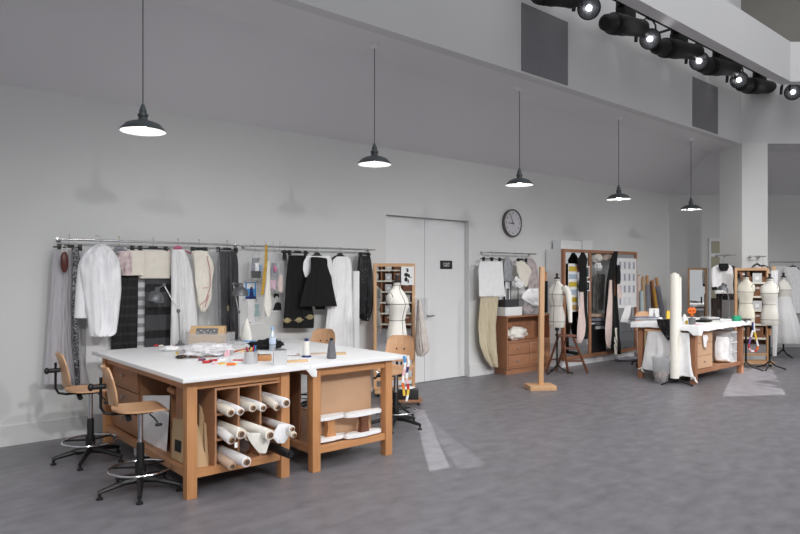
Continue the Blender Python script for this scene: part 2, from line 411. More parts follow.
for i, (xa, xb, py) in enumerate(BD_):
    A = aty(xa, py, 4.98); B = aty(xb, py, 4.98); z = aty((xa+xb)/2, py, 4.98).z; L = B.x-A.x
    T = thing('profile_spotlight', bw[i], 'stage light', ((A.x+B.x)/2, 4.98, z), 0, 'side-on profile spotlights')
    Rm = Matrix.Rotation(pi/2-.16, 3, 'Y')
    m = M(); m.lathe([(.07, -L/2), (.11, -L/2+.03), (.145, -L*.25), (.15, 0), (.135, L*.1), (.125, L*.4), (.13, L*.42), (.125, L/2), (.1, L/2)], rot=Rm, seg=20); m.done('housing', SPOTB, T)
    m = M(); yoke(m, Vector((-L*.05, 0, 0)), Rm, .14, 5.62-z); m.done('yoke', SPOTB, T)
    m = M(); m.box((L*.06, 0, .25), (.3, .16, .42), bev=.02); m.done('yoke_motor', SPOTB, T)
    m = M(); hx = -L*.18; m.tube([(hx-.06, 0, -.11), (hx-.06, 0, -.155), (hx-.04, 0, -.175), (hx+.04, 0, -.175), (hx+.06, 0, -.155), (hx+.06, 0, -.11)], .009, 6); m.done('handle', SPOTB, T)
    m = M()
    for k in range(5): m.torus(Rm @ Vector((0, 0, -L*.3+k*.04)), .143+.004*(k % 2), .008, 20, rot=Rm, t=5)
    m.done('cooling_fins', BLKM, T)
"""NEAR WORKTABLES"""
def leg(m, x, y, z1, s=.08): m.b2((x-s/2, y-s/2, 0), (x+s/2, y+s/2, z1), bev=.003)
def table_frame(T, x0, x1, y0, y1, zt=.9, woodz=OAKZ, woodx=OAKX, woody=OAKY, s=.08, shelf=.2):
    for x in (x0+s/2, x1-s/2):
        for y in (y0+s/2, y1-s/2):
            m = M(); leg(m, x, y, zt, s); m.done('leg', woodz, T, world=True)
    for y in (y0+.02, y1-.05):
        m = M(); m.b2((x0+s, y, zt-.075), (x1-s, y+.03, zt)); m.done('apron', woodx, T, world=True, smooth=0)
    for x in (x0+.02, x1-.05):
        m = M(); m.b2((x, y0+s, zt-.075), (x+.03, y1-s, zt)); m.done('side_apron', woody, T, world=True, smooth=0)
    for y in (y0+.015, y1-.055):
        m = M(); m.b2((x0+s, y, shelf-.05), (x1-s, y+.04, shelf+.01)); m.done('stretcher', woodx, T, world=True, smooth=0)
    for x in (x0+.015, x1-.055):
        m = M(); m.b2((x, y0+s, shelf-.05), (x+.04, y1-s, shelf+.01)); m.done('side_stretcher', woody, T, world=True, smooth=0)
    m = M(); m.b2((x0+.056, y0+.056, shelf-.02), (x1-.056, y1-.056, shelf)); m.done('lower_shelf', PLYX, T, world=True, smooth=0)
def rtop(m, x0, x1, y0, y1, z0, z1): m.b2((x0, y0, z0), (x1, y1, z1), bev=.004)
TA = thing('worktable', 'white topped beech worktable with pigeonholes full of fabric rolls', 'worktable', (2.41, 5.8, 0))
table_frame(TA, 1.97, 2.86, 4.74, 6.84)
m = M(); rtop(m, 1.9, 3.0, 4.645, 6.95, .9, .935); m.done('tabletop', WHITE, TA, world=True)
# pigeonhole rack
m = M(); rx0, rx1, rz0, rz1, ry0, ry1 = 2.2, 2.80, .2, .815, 4.76, 5.36
t = .016; cw = (rx1-rx0-t)/3; chh = (rz1-rz0-t)/3
for k in range(4): m.b2((rx0+k*cw, ry0, rz0), (rx0+k*cw+t, ry1, rz1))
for k in range(4): m.b2((rx0+t, ry0+.002, rz0+k*chh), (rx1-t, ry1, rz0+k*chh+t))
m.b2((rx0, ry1, rz0), (rx1, ry1+.01, rz1)); m.done('pigeonhole_rack', PLYX, TA, world=True, smooth=0)
# side: drawers and panels facing the stools
m = M(); m.b2((2.06, 6.0, .21), (2.6, 6.74, .82)); m.done('drawer_case', PLYZ, TA, world=True, smooth=0)
for k in range(3):
    z = .215+k*.2
    d = M(); d.b2((2.035, 6.02, z+.005), (2.058, 6.73, z+.195), bev=.002); do = d.done('drawer', PLYZ, TA, world=True)
    h = M(); h.lathe([(.006, 0), (.006, .018), (.014, .022), (.014, .03), (.004, .034)], (2.035, 6.37, z+.13), 12, rot=Matrix.Rotation(-pi/2, 3, 'Y')); h.done('knob', STEEL, do, world=True)
for lo_, hi_ in (((2.06, 4.9, .21), (2.08, 5.18, .82)), ((2.1, 5.38, .21), (2.8, 5.4, .82))):
    m = M(); m.b2(lo_, hi_); m.done('divider_panel', PLYZ, TA, world=True, smooth=0)
m = M(); m.cyl((2.07, 5.2, .74), (2.07, 5.34, .745), .024, seg=12); m.done('dowel', OAKY, TA, world=True)
TB = thing('worktable', 'white topped beech worktable with a hardboard panel and sleeve boards below', 'worktable', (3.5, 5.8, 0))
table_frame(TB, 3.06, 3.95, 4.69, 6.84)
m = M(); rtop(m, 3.004, 4.09, 4.64, 6.95, .9, .935); m.done('tabletop', WHITE, TB, world=True)
m = M(); m.b2((3.145, 4.9, .2), (3.86, 4.915, .825)); m.done('back_panel', MDF, TB, world=True, smooth=0)
m = M(); m.b2((3.14, 5.04, .21), (3.16, 6.6, .82)); m.done('divider_panel', PLYZ, TB, world=True, smooth=0)
# sleeve boards lying on the lower shelf
for i, (xa, xb, yb, lab) in enumerate(((3.13, 3.50, 4.82, 'white padded sleeve board beside the near table leg, partly behind the other'), (3.44, 3.86, 4.76, 'white padded sleeve board in front, at the right end of the shelf'))):
    T = thing('sleeve_board', lab, 'sleeve board', ((xa+xb)/2, yb, .21), 0, 'sleeve boards under the worktable')
    L = xb-xa
    def sb(z):
        mm = M(); P = []
        for k in range(24):
            a = 2*pi*k/24; x = cos(a); y = sin(a)
            P.append((x*L/2*(1 if x > 0 else 1), (.055 if x > 0 else .065)*math.copysign(abs(y)**.6, y), z))
        mm.prism(P, (0, 0, .03)); return mm
    sb(.012).done('lower_board', WCLO, T, smooth=40); sb(.20).done('upper_board', WCLO, T, smooth=40)
    m = M(); m.prism([(-.04+.0, -.025, .042), (.06, -.025, .042), (.045, -.025, .12), (.055, -.025, .2), (-.035, -.025, .2), (-.025, -.025, .12)], (0, .05, 0)); m.done('post', WALN if i else OAKZ, T, smooth=0)
# crumpled paper at the seam
m = M(); m.cloth([(368.5, 304, 316), (372, 308, 317), (377, 312, 317)], ('y', 4.632), .012, 3, .004, nu=10, seed=3); m.done('paper_scrap', PAPER, label='crumpled white paper scrap hanging off the seam between the two worktables', cat='paper')
# cloth over the dowel in the left table
m = M(); m.cloth([(395.5, 132, 170), (399, 132.5, 170), (425, 133, 168.5), (456, 134, 166.5)], ('x', 2.09), .02, 2.5, .006, seed=5); m.done('hanging_cloth', WCLO, label='folded white cloth hanging in the open bay of the worktable behind the front stool', cat='cloth')
# kraft pattern envelopes
m = M(); p = [atx(174, 418.5, 2.065), atx(184.5, 419.5, 2.065), atx(184.5, 470, 2.065), atx(174, 468, 2.065)]
zf = .205
p = [Vector((q.x-.03*max(0, (.6-q.z)), q.y, max(q.z, zf))) for q in p]
T = thing('pattern_envelope', 'brown kraft envelope with a black and white picture, behind the front corner leg', 'envelope', (p[3].x, (p[2].y+p[3].y)/2, zf), 0, 'kraft pattern envelopes in the worktable')
m = M(); m.prism(p, (-.008, 0, 0)); m.done('envelope', KRAFT, T, world=True, smooth=0)
m = M(); q0 = p[3].lerp(p[0], .22); q1 = p[2].lerp(p[1], .22); q2 = p[2].lerp(p[1], .5); q3 = p[3].lerp(p[0], .5)
dd = Vector((-.0092, 0, 0)); m.prism([q0.lerp(q1, .3)+dd, q1.lerp(q0, .1)+dd, q2.lerp(q3, .1)+dd, q3.lerp(q2, .3)+dd], (-.001, 0, 0)); m.done('picture', INK, T, world=True, smooth=0)
for i, (tx, ty, bx0, bx1, lab) in enumerate(((202, 405, 198, 216.5, 'brown kraft pattern sheet folded to a tall point, rearmost beside the rack'), (207, 423, 205, 216, 'brown kraft pattern sheet leaning at the side of the rack'), (198.5, 424, 197, 208, 'brown kraft pattern sheet folded to a point, right beside the table leg'))):
    Y = 4.92-.05*i
    a = aty(tx, ty, Y); b = aty(bx0, 468, Y); c = aty(bx1, 466, Y); b.z = c.z = .203; a.y += .05
    m = M(); m.prism([b, c, a.lerp(c, .06)+Vector((.012, 0, 0)), a], (0, .012, 0)); m.done('pattern_sheet', KRAFT, label=lab, cat='pattern', group='kraft pattern sheets', smooth=0)
# fabric rolls
ROLLS = [  # end px, end py, Yend, radius, column, row(from top), material, label, drop
 (230.6, 412.5, 4.62, .036, 0, 0, CREAM, 'cream fabric roll, lower left roll of the top left pigeonhole'),
 (240.5, 411.5, 4.60, .033, 0, 0, WPAPC, 'white fabric roll on the right in the top left pigeonhole'),
 (252.8, 407.8, 4.64, .035, 1, 0, CREAM, 'cream fabric roll on the left in the top middle pigeonhole'),
 (263.0, 407.8, 4.62, .032, 1, 0, WCLO, 'white fabric roll on the right in the top middle pigeonhole'),
 (277.4, 407.2, 4.64, .033, 2, 0, CREAM, 'cream fabric roll on the left in the top right pigeonhole'),
 (286.0, 403.0, 4.58, .041, 2, 0, WPAPC, 'thick white roll on the right in the top right pigeonhole'),
 (231.5, 440.0, 4.62, .038, 0, 1, WCLO, 'white fabric roll with a small tag, left in the middle row'),
 (241.0, 434.0, 4.56, .042, 0, 1, IVORY, 'thick ivory roll with open core in the middle left pigeonhole'),
 (248.5, 437.0, 4.66, .034, 1, 1, CREAM, 'cream roll tucked left in the centre pigeonhole'),
 (270.0, 435.0, 4.38, .041, 1, 1, IVORY, 'long ivory roll sticking furthest out of the centre pigeonhole'),
 (292.0, 429.0, 4.54, .030, 2, 1, WPAPC, 'white roll above, in the middle right pigeonhole'),
 (294.0, 435.0, 4.52, .028, 2, 1, CREAM, 'thin cream roll below another in the middle right pigeonhole'),
 (232.0, 466.0, 4.60, .034, 0, 2, TAN, 'tan paper roll at the bottom left of the rack'),
 (246.5, 462.0, 4.50, .041, 0, 2, WPAPC, 'thick white roll sticking out of the bottom left pigeonhole'),
 (290.0, 454.5, 4.46, .034, 2, 2, BLACK, 'black wrapped roll in the bottom right pigeonhole'),
]
for (px, py, ye, r, c, rw, mt, lab) in ROLLS:
    E_ = aty(px, py, ye)
    x0 = rx0+c*cw+t+r+.004; x1 = rx0+(c+1)*cw-r-.004
    xs = min(max(E_.x, x0), x1)
    zlo = rz0+(2-rw)*chh+t+r+.003; zhi = rz0+(3-rw)*chh-r-.003
    zs = min(max(E_.z, zlo), zhi)
    S0 = Vector((xs, ry0+.5, zs)); S1 = Vector((xs, ry0-.0, zs))
    E_.z = max(min(E_.z, zs+.02), zs-.05)
    T = thing('fabric_roll', lab, 'fabric roll', S1, 0, 'fabric rolls in the pigeonholes')
    d = (E_-S1); tip = E_
    m = M(); m.tube([S0, S1, S1.lerp(tip, .5), tip-d.normalized()*.012, tip], [r, r, r*1.02, r, r*.96], 18)
    m.done('roll', mt, T, world=True, smooth=50)
    cm = M(); dn = d.normalized()
    cm.tube([tip-dn*.01, tip+dn*.014], r*.62, 16); cm.done('core', CORE if mt is not BLACK else BLKM, T, world=True, smooth=50)
    cm = M(); cm.tube([tip+dn*.0135, tip+dn*.0148], r*.48, 14); cm.done('core_hole_shade', HOLE if mt is not BLACK else BLACK, T, world=True)  # dark disc stands in for the shade inside the hollow core
# loose cloth flaps over two rolls and a plastic sheet
m = M(); m.cloth([(433, 246, 266), (440, 249, 270), (447, 254, 268), (453, 259, 266)], ('y', 4.46), .016, 2, .006, nu=16, seed=8); m.done('cloth_flap', IVORY, label='ivory cloth end hanging loosely below the longest roll', cat='cloth')
m = M(); m.cloth([(424, 279, 290), (432, 274, 289), (438, 273, 288), (443, 277, 284)], ('y', 4.6), .02, 2, .008, nu=16, seed=9); m.done('cloth_flap', WPAPC, label='white cloth end bunched under the two right rolls', cat='cloth')
m = M(); m.ell(((rx0+1.5*cw), 4.92, rz0+t+.075), (.07, .12, .07)); m.done('plastic_sheet', GLASSY, label='crumpled clear plastic sheet in the bottom middle pigeonhole', cat='plastic')
m = M(); P = aty(236, 445, 4.55); m.box(P, (.025, .003, .04)); m.done('roll_tag', PAPER, label='small white paper tag on the roll at the left of the middle row', cat='tag')
"""STOOLS"""
def stool(x, y, rz, lab, ph=.3):
    T = thing('work_stool', lab, 'stool', (x, y, 0), rz, 'plywood swivel work stools')
    m = M()
    # seat: rounded plate with waterfall front (+x)
    nu, nv = 18, 18; rs = []
    for k in range(nu+1):
        u = -1+2*k/nu; hw = .2*(1-abs(u)**3.5)**(1/3.5) if abs(u) < 1 else .06
        hw = max(hw, .06); xx = .205*u
        zz = .655 + .012*(u*u) - (.05*max(0, u-.55)**2/.2 if u > .55 else 0)
        ring = [Vector((xx, hw*(2*j/nv-1), zz+.012*(2*j/nv-1)**2)) for j in range(nv+1)]
        rs.append(ring + [p+Vector((0, 0, -.014)) for p in ring[::-1]])
    m.rings(rs); m.done('seat', SEATW, T)
    m = M(); rs = []
    for k in range(15):
        v = -1+2*k/14; hw = .165*(1-abs(v)**4)**(.25) if abs(v) < 1 else .1
        hw = max(hw, .11)*(1-.06*v); zz = .855+.148*v
        ring = [Vector((-.235-.03*v+.035*(2*j/16-1)**2*(1)-.012*v*v, hw*(2*j/16-1), zz)) for j in range(17)]
        rs.append(ring + [p+Vector((-.013, 0, 0)) for p in ring[::-1]])
    m.rings(rs); bo = m.done('backrest', SEATV, T)
    for s_ in (-.045, .045):
        m = M(); m.ell((-.233, s_, .85), (.007, .011, .011), 8, 6); m.done('bolt', BLACK, bo)
    m = M(); m.tube([(.0, 0, .63), (-.2, 0, .63), (-.26, 0, .645), (-.285, 0, .69), (-.285, 0, .92)], .011, 8); m.done('back_post', BLKM, T)
    m = M(); m.cyl((-.25, 0, .85), (-.35, 0, .85), .02); m.ell((-.355, 0, .85), (.022, .03, .03), 10, 6); m.done('back_knob', BLACK, T)
    m = M(); m.box((0, 0, .63), (.16, .14, .02)); m.done('seat_plate', BLKM, T)
    m = M(); m.cyl((0, 0, .38), (0, 0, .63), .02, seg=16); m.done('gas_column', CHROME, T)
    m = M(); m.lathe([(.03, .08), (.03, .36), (.027, .385), (.02, .39)], seg=18); m.done('column_sleeve', BLACK, T)
    m = M(); m.tube([(.05, -.1, .62), (.07, -.17, .6), (.09, -.2, .57)], [.006, .006, .006], 6); m.box((.095, -.21, .555), (.05, .03, .02), bev=.006); m.done('height_lever', BLACK, T)
    m = M(); m.cyl((-.1, -.02, .618), (-.1, -.1, .6), .022); m.done('tilt_knob', BLACK, T)
    m = M(); m.torus((0, 0, .185), .232, .0095, 48); m.done('foot_ring', CHROME, T)
    m = M()
    for k in range(3):
        a = 2*pi*k/3+.5; m.cyl((0, 0, .19), (.232*cos(a), .232*sin(a), .185), .009, seg=6)
    m.cyl((0, 0, .15), (0, 0, .23), .042); m.done('ring_spokes', BLACK, T)
    for k in range(5):
        a = ph+2*pi*k/5; c_, s_ = cos(a), sin(a)
        m = M(); m.tube([(.02*c_, .02*s_, .1), (.12*c_, .12*s_, .095), (.28*c_, .28*s_, .06), (.31*c_, .31*s_, .05)], [.03, .025, .018, .016], 8); lo = m.done('base_leg', BLACK, T)
        m = M(); m.lathe([(.026, 0), (.026, .012), (.012, .02), (.012, .05)], (.3*c_, .3*s_, 0), 12); m.done('glide', BLACK, lo)
q_ = fl(140.5, 491.5); stool(q_.x, q_.y, -.16, 'plywood work stool nearest the camera, tucked at the pigeonhole table', .75)
q_ = fl(90.5, 460.5); stool(q_.x, q_.y, -.1, 'plywood work stool standing behind another, beside the long grey gown', .5)
q_ = fl(395.5, 427); stool(q_.x, q_.y, pi+.62, 'plywood work stool at the right end of the worktable, before the dress form', .1)
stool(4.52, 6.84, pi+.6, 'plywood work stool on the far side of the worktable, only its backrest showing', .4)
"""THINGS ON THE NEAR WORKTABLES"""
from mathutils import noise as mn
TZ = .936
def tb(px, py, z=TZ): return fl(px, py, z)
def blob(m, c, rad, amp=.25, seed=0, seg=22, n=12, freq=2.2, mi=0, rz=0.):
    c = Vector(c); rs = []; o = Vector((seed*3.7, seed*1.3, seed*2.1)); R3 = Matrix.Rotation(rz, 3, 'Z')
    for i in range(n+1):
        a = -pi/2+pi*i/n; k = max(cos(a), .02); ring = []
        for j in range(seg):
            v = Vector((k*cos(2*pi*j/seg), k*sin(2*pi*j/seg), sin(a)))
            s_ = 1+amp*mn.noise(v*freq+o)+amp*.5*mn.noise(v*freq*2.3+o)
            q = R3 @ Vector((v.x*rad[0]*s_, v.y*rad[1]*s_, (v.z*s_*.5+.5)*rad[2]*1.0))
            q.z = max(q.z, .0)
            ring.append(c+q)
        rs.append(ring)
    return m.rings(rs, mi=mi)
def stick(name, a, b, r, mt, lab, cat, group=None, seg=8, tipm=None, z=TZ):
    A = tb(*a); B = tb(*b); A.z += r; B.z += r
    m = M(); m.cyl(A, B, r, seg=seg)
    if tipm is not None:
        d = (B-A).normalized(); m.cyl(B, B+d*.02, r*1.02, r*.3, seg=seg, mi=1); return m.done(name, [mt, tipm], label=lab, cat=cat, group=group)
    return m.done(name, mt, label=lab, cat=cat, group=group)
def slab(name, a, w, d, h, rz, mts, lab, cat, group=None, z=TZ, deco=None, bev=.002):
    P = tb(*a, z); m = M(); m.box((P.x, P.y, z+h/2), (w, d, h), rz=rz, bev=bev)
    if deco:
        for (ox, oy, sw, sd) in deco:
            q = Matrix.Rotation(rz, 3, 'Z') @ Vector((ox, oy, 0)); m.box((P.x+q.x, P.y+q.y, z+h+.0004), (sw, sd, .0008), rz=rz, mi=1)
    return m.done(name, mts, label=lab, cat=cat, group=group)
# translucent tub with a slanted wooden display box
P = tb(207, 345)
T = thing('storage_tub', 'translucent plastic tub standing on the worktable behind the tissue paper', 'tub', P, CAMR)
m = M(); w_, d_, h_, t_ = .25, .11, .125, .004
m.b2((-w_, 0, 0), (w_, 2*d_, t_)); m.b2((-w_, 0, t_), (w_, t_, h_)); m.b2((-w_, 2*d_-t_, t_), (w_, 2*d_, h_)); m.b2((-w_, t_, t_), (-w_+t_, 2*d_-t_, h_)); m.b2((w_-t_, t_, t_), (w_, 2*d_-t_, h_))
m.done('tub', FROST, T, smooth=0)
m = M()
for a, b in (((-w_-.006, -.006), (w_+.006, .004)), ((-w_-.006, 2*d_-.004), (w_+.006, 2*d_+.006))): m.b2((*a, h_-.008), (*b, h_))
m.done('rim', FROST, T, smooth=0)
T2 = thing('display_box', 'pale wooden slant-fronted box with a framed window, inside the plastic tub', 'wooden box', P+Matrix.Rotation(CAMR, 3, 'Z') @ Vector((-.02, .02, .006)), CAMR)
m = M(); m.prism([(-.2, 0, 0), (-.2, .17, 0), (-.2, .17, .19), (-.2, .12, .19)], (.38, 0, 0)); m.done('case', BOARD, T2, smooth=0)
u = Vector((0, .12, .19)).normalized(); nn = Vector((0, -u.z, u.y))
m = M(); a = Vector((-.13, 0, 0))+u*.115+nn*.001; m.prism([a, a+Vector((.24, 0, 0)), a+Vector((.24, 0, 0))+u*.08, a+u*.08], nn*.002); fo = m.done('window', MGREY, T2, smooth=0)
m = M()
for k in range(6):
    q = a+Vector((.02+.036*k, 0, 0))+u*(.03+.02*(k % 2))+nn*.004; m.box(q, (.03, .014, .012), rz=.4*k)
m.done('trimmings', LGREY, fo)
# tissue and plastic heap
P = tb(211, 357); m = M(); blob(m, P+Vector((0, .1, 0)), (.26, .18, .12), .35, 3, 36, 16, 2.6); m.done('tissue_heap', mat('tissue_paper', (232, 230, 233), .6, alpha=.85, var=.02, bump=.8, bscale=18), label='heap of crumpled translucent tissue in front of the plastic tub', cat='tissue paper')
P = tb(170, 351); m = M(); blob(m, P, (.085, .06, .05), .5, 5, 20, 10); m.done('tissue_scrap', PAPER, label='crumpled white tissue scrap at the left edge of the table clutter', cat='tissue paper')
P = tb(241, 345); m = M(); blob(m, P, (.09, .07, .06), .5, 15, 24, 12); m.done('plastic_wrap', GLASSY, label='crumpled clear plastic wrap behind the heap of red pencils', cat='plastic')
P = tb(181, 358.5); m = M(); blob(m, P, (.052, .035, .035), .2, 6, 18, 10); o = m.done('pin_cushion', speckle('cushion_print', (30, 26, 28), (150, 120, 90), 40, .55, .8), label='dark patterned pincushion at the front left of the table clutter', cat='pincushion')
P = tb(178, 354.5); m = M(); m.lathe([(.016, 0), (.022, .02), (.016, .04), (.006, .042)], P, 14); m.done('thread_spool', YEL, label='small yellow spool beside the dark patterned pincushion', cat='spool')
for k, (x, y, mt, nm) in enumerate(((172, 347.5, RED, 'red'), (176, 348, TAN, 'tan'), (156, 346.5, RED, 'dark red'), (161, 346.8, CREAM, 'cream'))):
    P = tb(x, y); m = M(); blob(m, P, (.026, .02, .022), .3, 20+k, 14, 8); m.done('trim_bundle', mt, label='small %s bundle of trimming near the lamp foot on the worktable' % nm, cat='trimming', group='trimmings at the lamp foot')
stick('felt_marker', (202.5, 363.5), (210, 363), .012, RED, 'red felt marker lying at the front of the clutter', 'marker', tipm=BLACK)
stick('felt_marker', (198.5, 360.8), (204, 360.5), .010, flat('plum_plastic', (120, 50, 90)), 'plum marker lying left of the red marker', 'marker', tipm=BLACK)
stick('felt_marker', (226.5, 365.5), (235, 365.2), .011, ORANGE, 'orange marker lying nearest the front edge of the table', 'marker', tipm=YEL)
stick('pencil', (206, 357.5), (218, 356.5), .006, CORE, 'brown wooden stick lying before the tissue heap', 'stick')
stick('pencil', (190, 357.3), (200, 358), .004, ORANGE, 'thin orange pencil beside the dark pincushion', 'pencil', tipm=INK)
slab('card_packet', (220, 360), .1, .05, .012, .1, [PAPER, BLUE], 'white packet with a blue print behind the orange marker', 'packet', deco=[(-.02, 0, .03, .03), (.03, .005, .015, .025)])
slab('card_packet', (213, 361), .07, .035, .014, -.2, [RED, PAPER], 'small red packet in the middle of the clutter', 'packet')
slab('card_packet', (222, 364), .06, .04, .01, .3, [YEL, RED], 'yellow packet dotted red beside the orange marker', 'packet', deco=[(-.012, 0, .01, .01), (.012, .006, .01, .01)])
slab('card_packet', (215, 364), .05, .03, .008, .0, [ROSE, PAPER], 'pale pink packet left of the yellow dotted packet', 'packet')
# cards leaning in the heap
for x, y, mt, lab, ty in ((227, 356, ROSE, 'pink card standing against the tissue heap', 0), (220.5, 356, BLUE, 'blue striped card leaning on the tissue heap', .5)):
    P = tb(x, y); m = M(); m.box(P+Vector((0, 0, .045)), (.055, .006, .085), rot=Matrix.Rotation(CAMR, 3, 'Z') @ Matrix.Rotation(-.25, 3, 'X') @ Matrix.Rotation(ty, 3, 'Y')); m.done('card', mt, label=lab, cat='card')
slab('tape_box', (238.5, 362), .11, .05, .035, CAMR+.1, [PAPER, RED], 'white carton with a red printed band left of the pen tin', 'carton')
P = tb(238.5, 362); m = M(); q = Matrix.Rotation(CAMR+.1, 3, 'Z') @ Vector((0, -.0265, 0)); m.box(P+q+Vector((0, 0, .02)), (.09, .001, .012), rz=CAMR+.1)
o = bpy.data.objects['tape_box']; m.bm.transform(Matrix.Identity(4)); mm = m.done('printed_band', RED, o, world=True)
for k in range(7):
    stick('coloured_pencil', (234+k*1.2, 352.5-.8*(k % 3)), (245+k*1.4, 350.5-.9*((k+1) % 3)), .0055, (RED, YEL, RED, CREAM, RED, flat('brick_pencil', (170, 60, 50)), YEL)[k], 'red or yellow pencil in the loose pile behind the pen tin', 'pencil', 'pencils piled behind the pen tin')
# tins
P = tb(251, 363.2)
T = thing('pen_tin', 'round metal tin full of red and blue pens on the worktable', 'tin', P)
m = M(); m.lathe([(.055, 0), (.057, .004), (.057, .1), (.059, .104), (.055, .104), (.054, .008), (.0, .006)], seg=24, cap=False); m.done('can', flat('tin_plate', (200, 200, 203), .3, metal=.5), T)
for k in range(9):
    a = k*2.4; r0 = .012+.004*(k % 4); m = M(); b0 = P+Vector((r0*cos(a), r0*sin(a), .008)); b1 = P+Vector((.042*cos(a), .042*sin(a), .13+.012*(k % 3)))
    m.cyl(b0, b1, .0055, seg=7); m.done('pen', (RED, BLUE, RED, ROSE, RED, SKY, RED, YEL, BLUE)[k], label='red, pink, yellow or blue pen standing in the round metal tin', cat='pen', group='pens in the tin')
P = tb(280, 364.5); T = thing('square_tin', 'open grey square tin beside the round pen tin', 'tin', P, CAMR+.25)
m = M(); s_, h_ = .055, .125
m.b2((-s_, -s_, 0), (s_, s_, .004))
for q in (((-s_, -s_), (s_, -s_+.003)), ((-s_, s_-.003), (s_, s_)), ((-s_, -s_+.003), (-s_+.003, s_-.003)), ((s_-.003, -s_+.003), (s_, s_-.003))): m.b2((*q[0], .004), (*q[1], h_))
m.done('can', flat('zinc', (206, 207, 209), .4, metal=.2), T, smooth=0)
m = M(); m.torus((0, 0, h_), .06, .004, 4, rot=Matrix.Rotation(pi/4, 3, 'Z'), t=6); m.done('rolled_rim', STEEL, T)
# bottle, cloth, blocks
P = tb(272.5, 350.5); T = thing('water_bottle', 'small clear water bottle with a pale blue cap beside the black cloth', 'bottle', P)
m = M(); m.lathe([(.03, 0), (.034, .006), (.034, .06), (.031, .066), (.034, .072), (.034, .13), (.03, .16), (.016, .195), (.014, .215)], seg=20); m.done('body', mat('bottle_plastic', (214, 224, 236), .08, alpha=.4, var=.01), T)
m = M(); m.lathe([(.0345, .07), (.0348, .072), (.0348, .125), (.0345, .127)], seg=20); m.done('wrapper', flat('bottle_label', (190, 205, 228), .4), T)
m = M(); m.lathe([(.017, .213), (.017, .236), (.013, .238)], seg=16); m.done('cap', flat('cap_blue', (140, 184, 224), .4), T)
P = tb(264, 350); m = M(); blob(m, P+Vector((.05, .05, 0)), (.17, .09, .1), .5, 9, 34, 14, 2.4, rz=CAMR+.2); m.done('black_cloth', BCLO, label='crumpled black cloth lying behind the bottle on the worktable', cat='cloth')
slab('wood_block', (264, 360.5), .13, .05, .05, CAMR+.1, [OAKX], 'pale wooden block lying between the two tins', 'wooden block')
P = tb(264, 360.5); P.z += .0505; T = thing('scissors', 'black scissors lying on the wooden block between the tins', 'scissors', P, CAMR+.1)
for s_ in (-1, 1):
    m = M(); m.prism([(-.05, .004*s_, 0), (.06, .0+.006*s_, 0), (.0, .016*s_, 0)], (0, 0, .004)); m.done('blade', BLKM, T)
    m = M(); m.torus((-.07, .018*s_, .005), .018, .005, 16); m.done('handle', BLACK, T)
slab('wood_strip', (297, 362), .19, .05, .018, CAMR+.45, [BOARD], 'pale wooden wedge lying in front of the white thread cone', 'wooden strip')
slab('card_scrap', (318, 354), .16, .09, .008, CAMR+.3, [TAN], 'tan cardboard piece lying between the two thread cones', 'cardboard')
slab('card_scrap', (338, 354), .15, .12, .012, CAMR+.2, [BOARD], 'pale wooden board lying behind the grey thread cone', 'wooden board')
P = tb(293, 355.5); m = M(); blob(m, P, (.07, .05, .02), .4, 31, 18, 8); m.done('printed_paper', speckle('red_print', (236, 234, 234), (200, 110, 110), 30, .58, .8), label='crumpled white paper with red print beside the white thread cone', cat='paper')
def cone(px, py, r0, r1, h, mt, lab, capm=None):
    P = tb(px, py); T = thing('thread_cone', lab, 'thread cone', P)
    z0 = 0
    if capm is not None:
        m = M(); m.lathe([(r0*1.3, 0), (r0*1.3, .012), (r0*.8, .016)], seg=20); m.done('foot', capm, T); z0 = .016
    m = M(); m.lathe([(r0*.9, z0), (r0, z0+.01), (r0, z0+.02), (r1, h-.012), (r1*.8, h)], seg=22); m.done('thread', mt, T)
    m = M(); m.lathe([(r1*.62, h), (r1*.62, h+.02), (r1*.45, h+.022)], seg=16); m.done('cap', capm or BLKM, T)
cone(306.5, 357, .034, .032, .15, LTHR, 'white thread cone with blue foot and cap on the worktable', NAVY)
cone(331.5, 358.5, .044, .027, .165, GREYT, 'grey thread cone standing alone near the right end of the table')
P = tb(246.5, 341); m = M(); rs = []
for (z, a, b) in ((0, .065, .03), (.05, .062, .03), (.12, .05, .026), (.2, .032, .02), (.26, .012, .01)): rs.append([P+Matrix.Rotation(CAMR, 3, 'Z') @ Vector((a*cos(2*pi*k/18), b*sin(2*pi*k/18), z)) for k in range(18)])
m.rings(rs); m.done('sleeve_form', IVORY, label='small pointed ivory padded form standing at the back of the table', cat='sleeve form')
slab('card_packet', (249, 341.8), .14, .05, .014, CAMR, [SKY, YEL], 'blue and yellow packet lying under the pointed ivory form', 'packet', deco=[(.05, 0, .02, .05)])
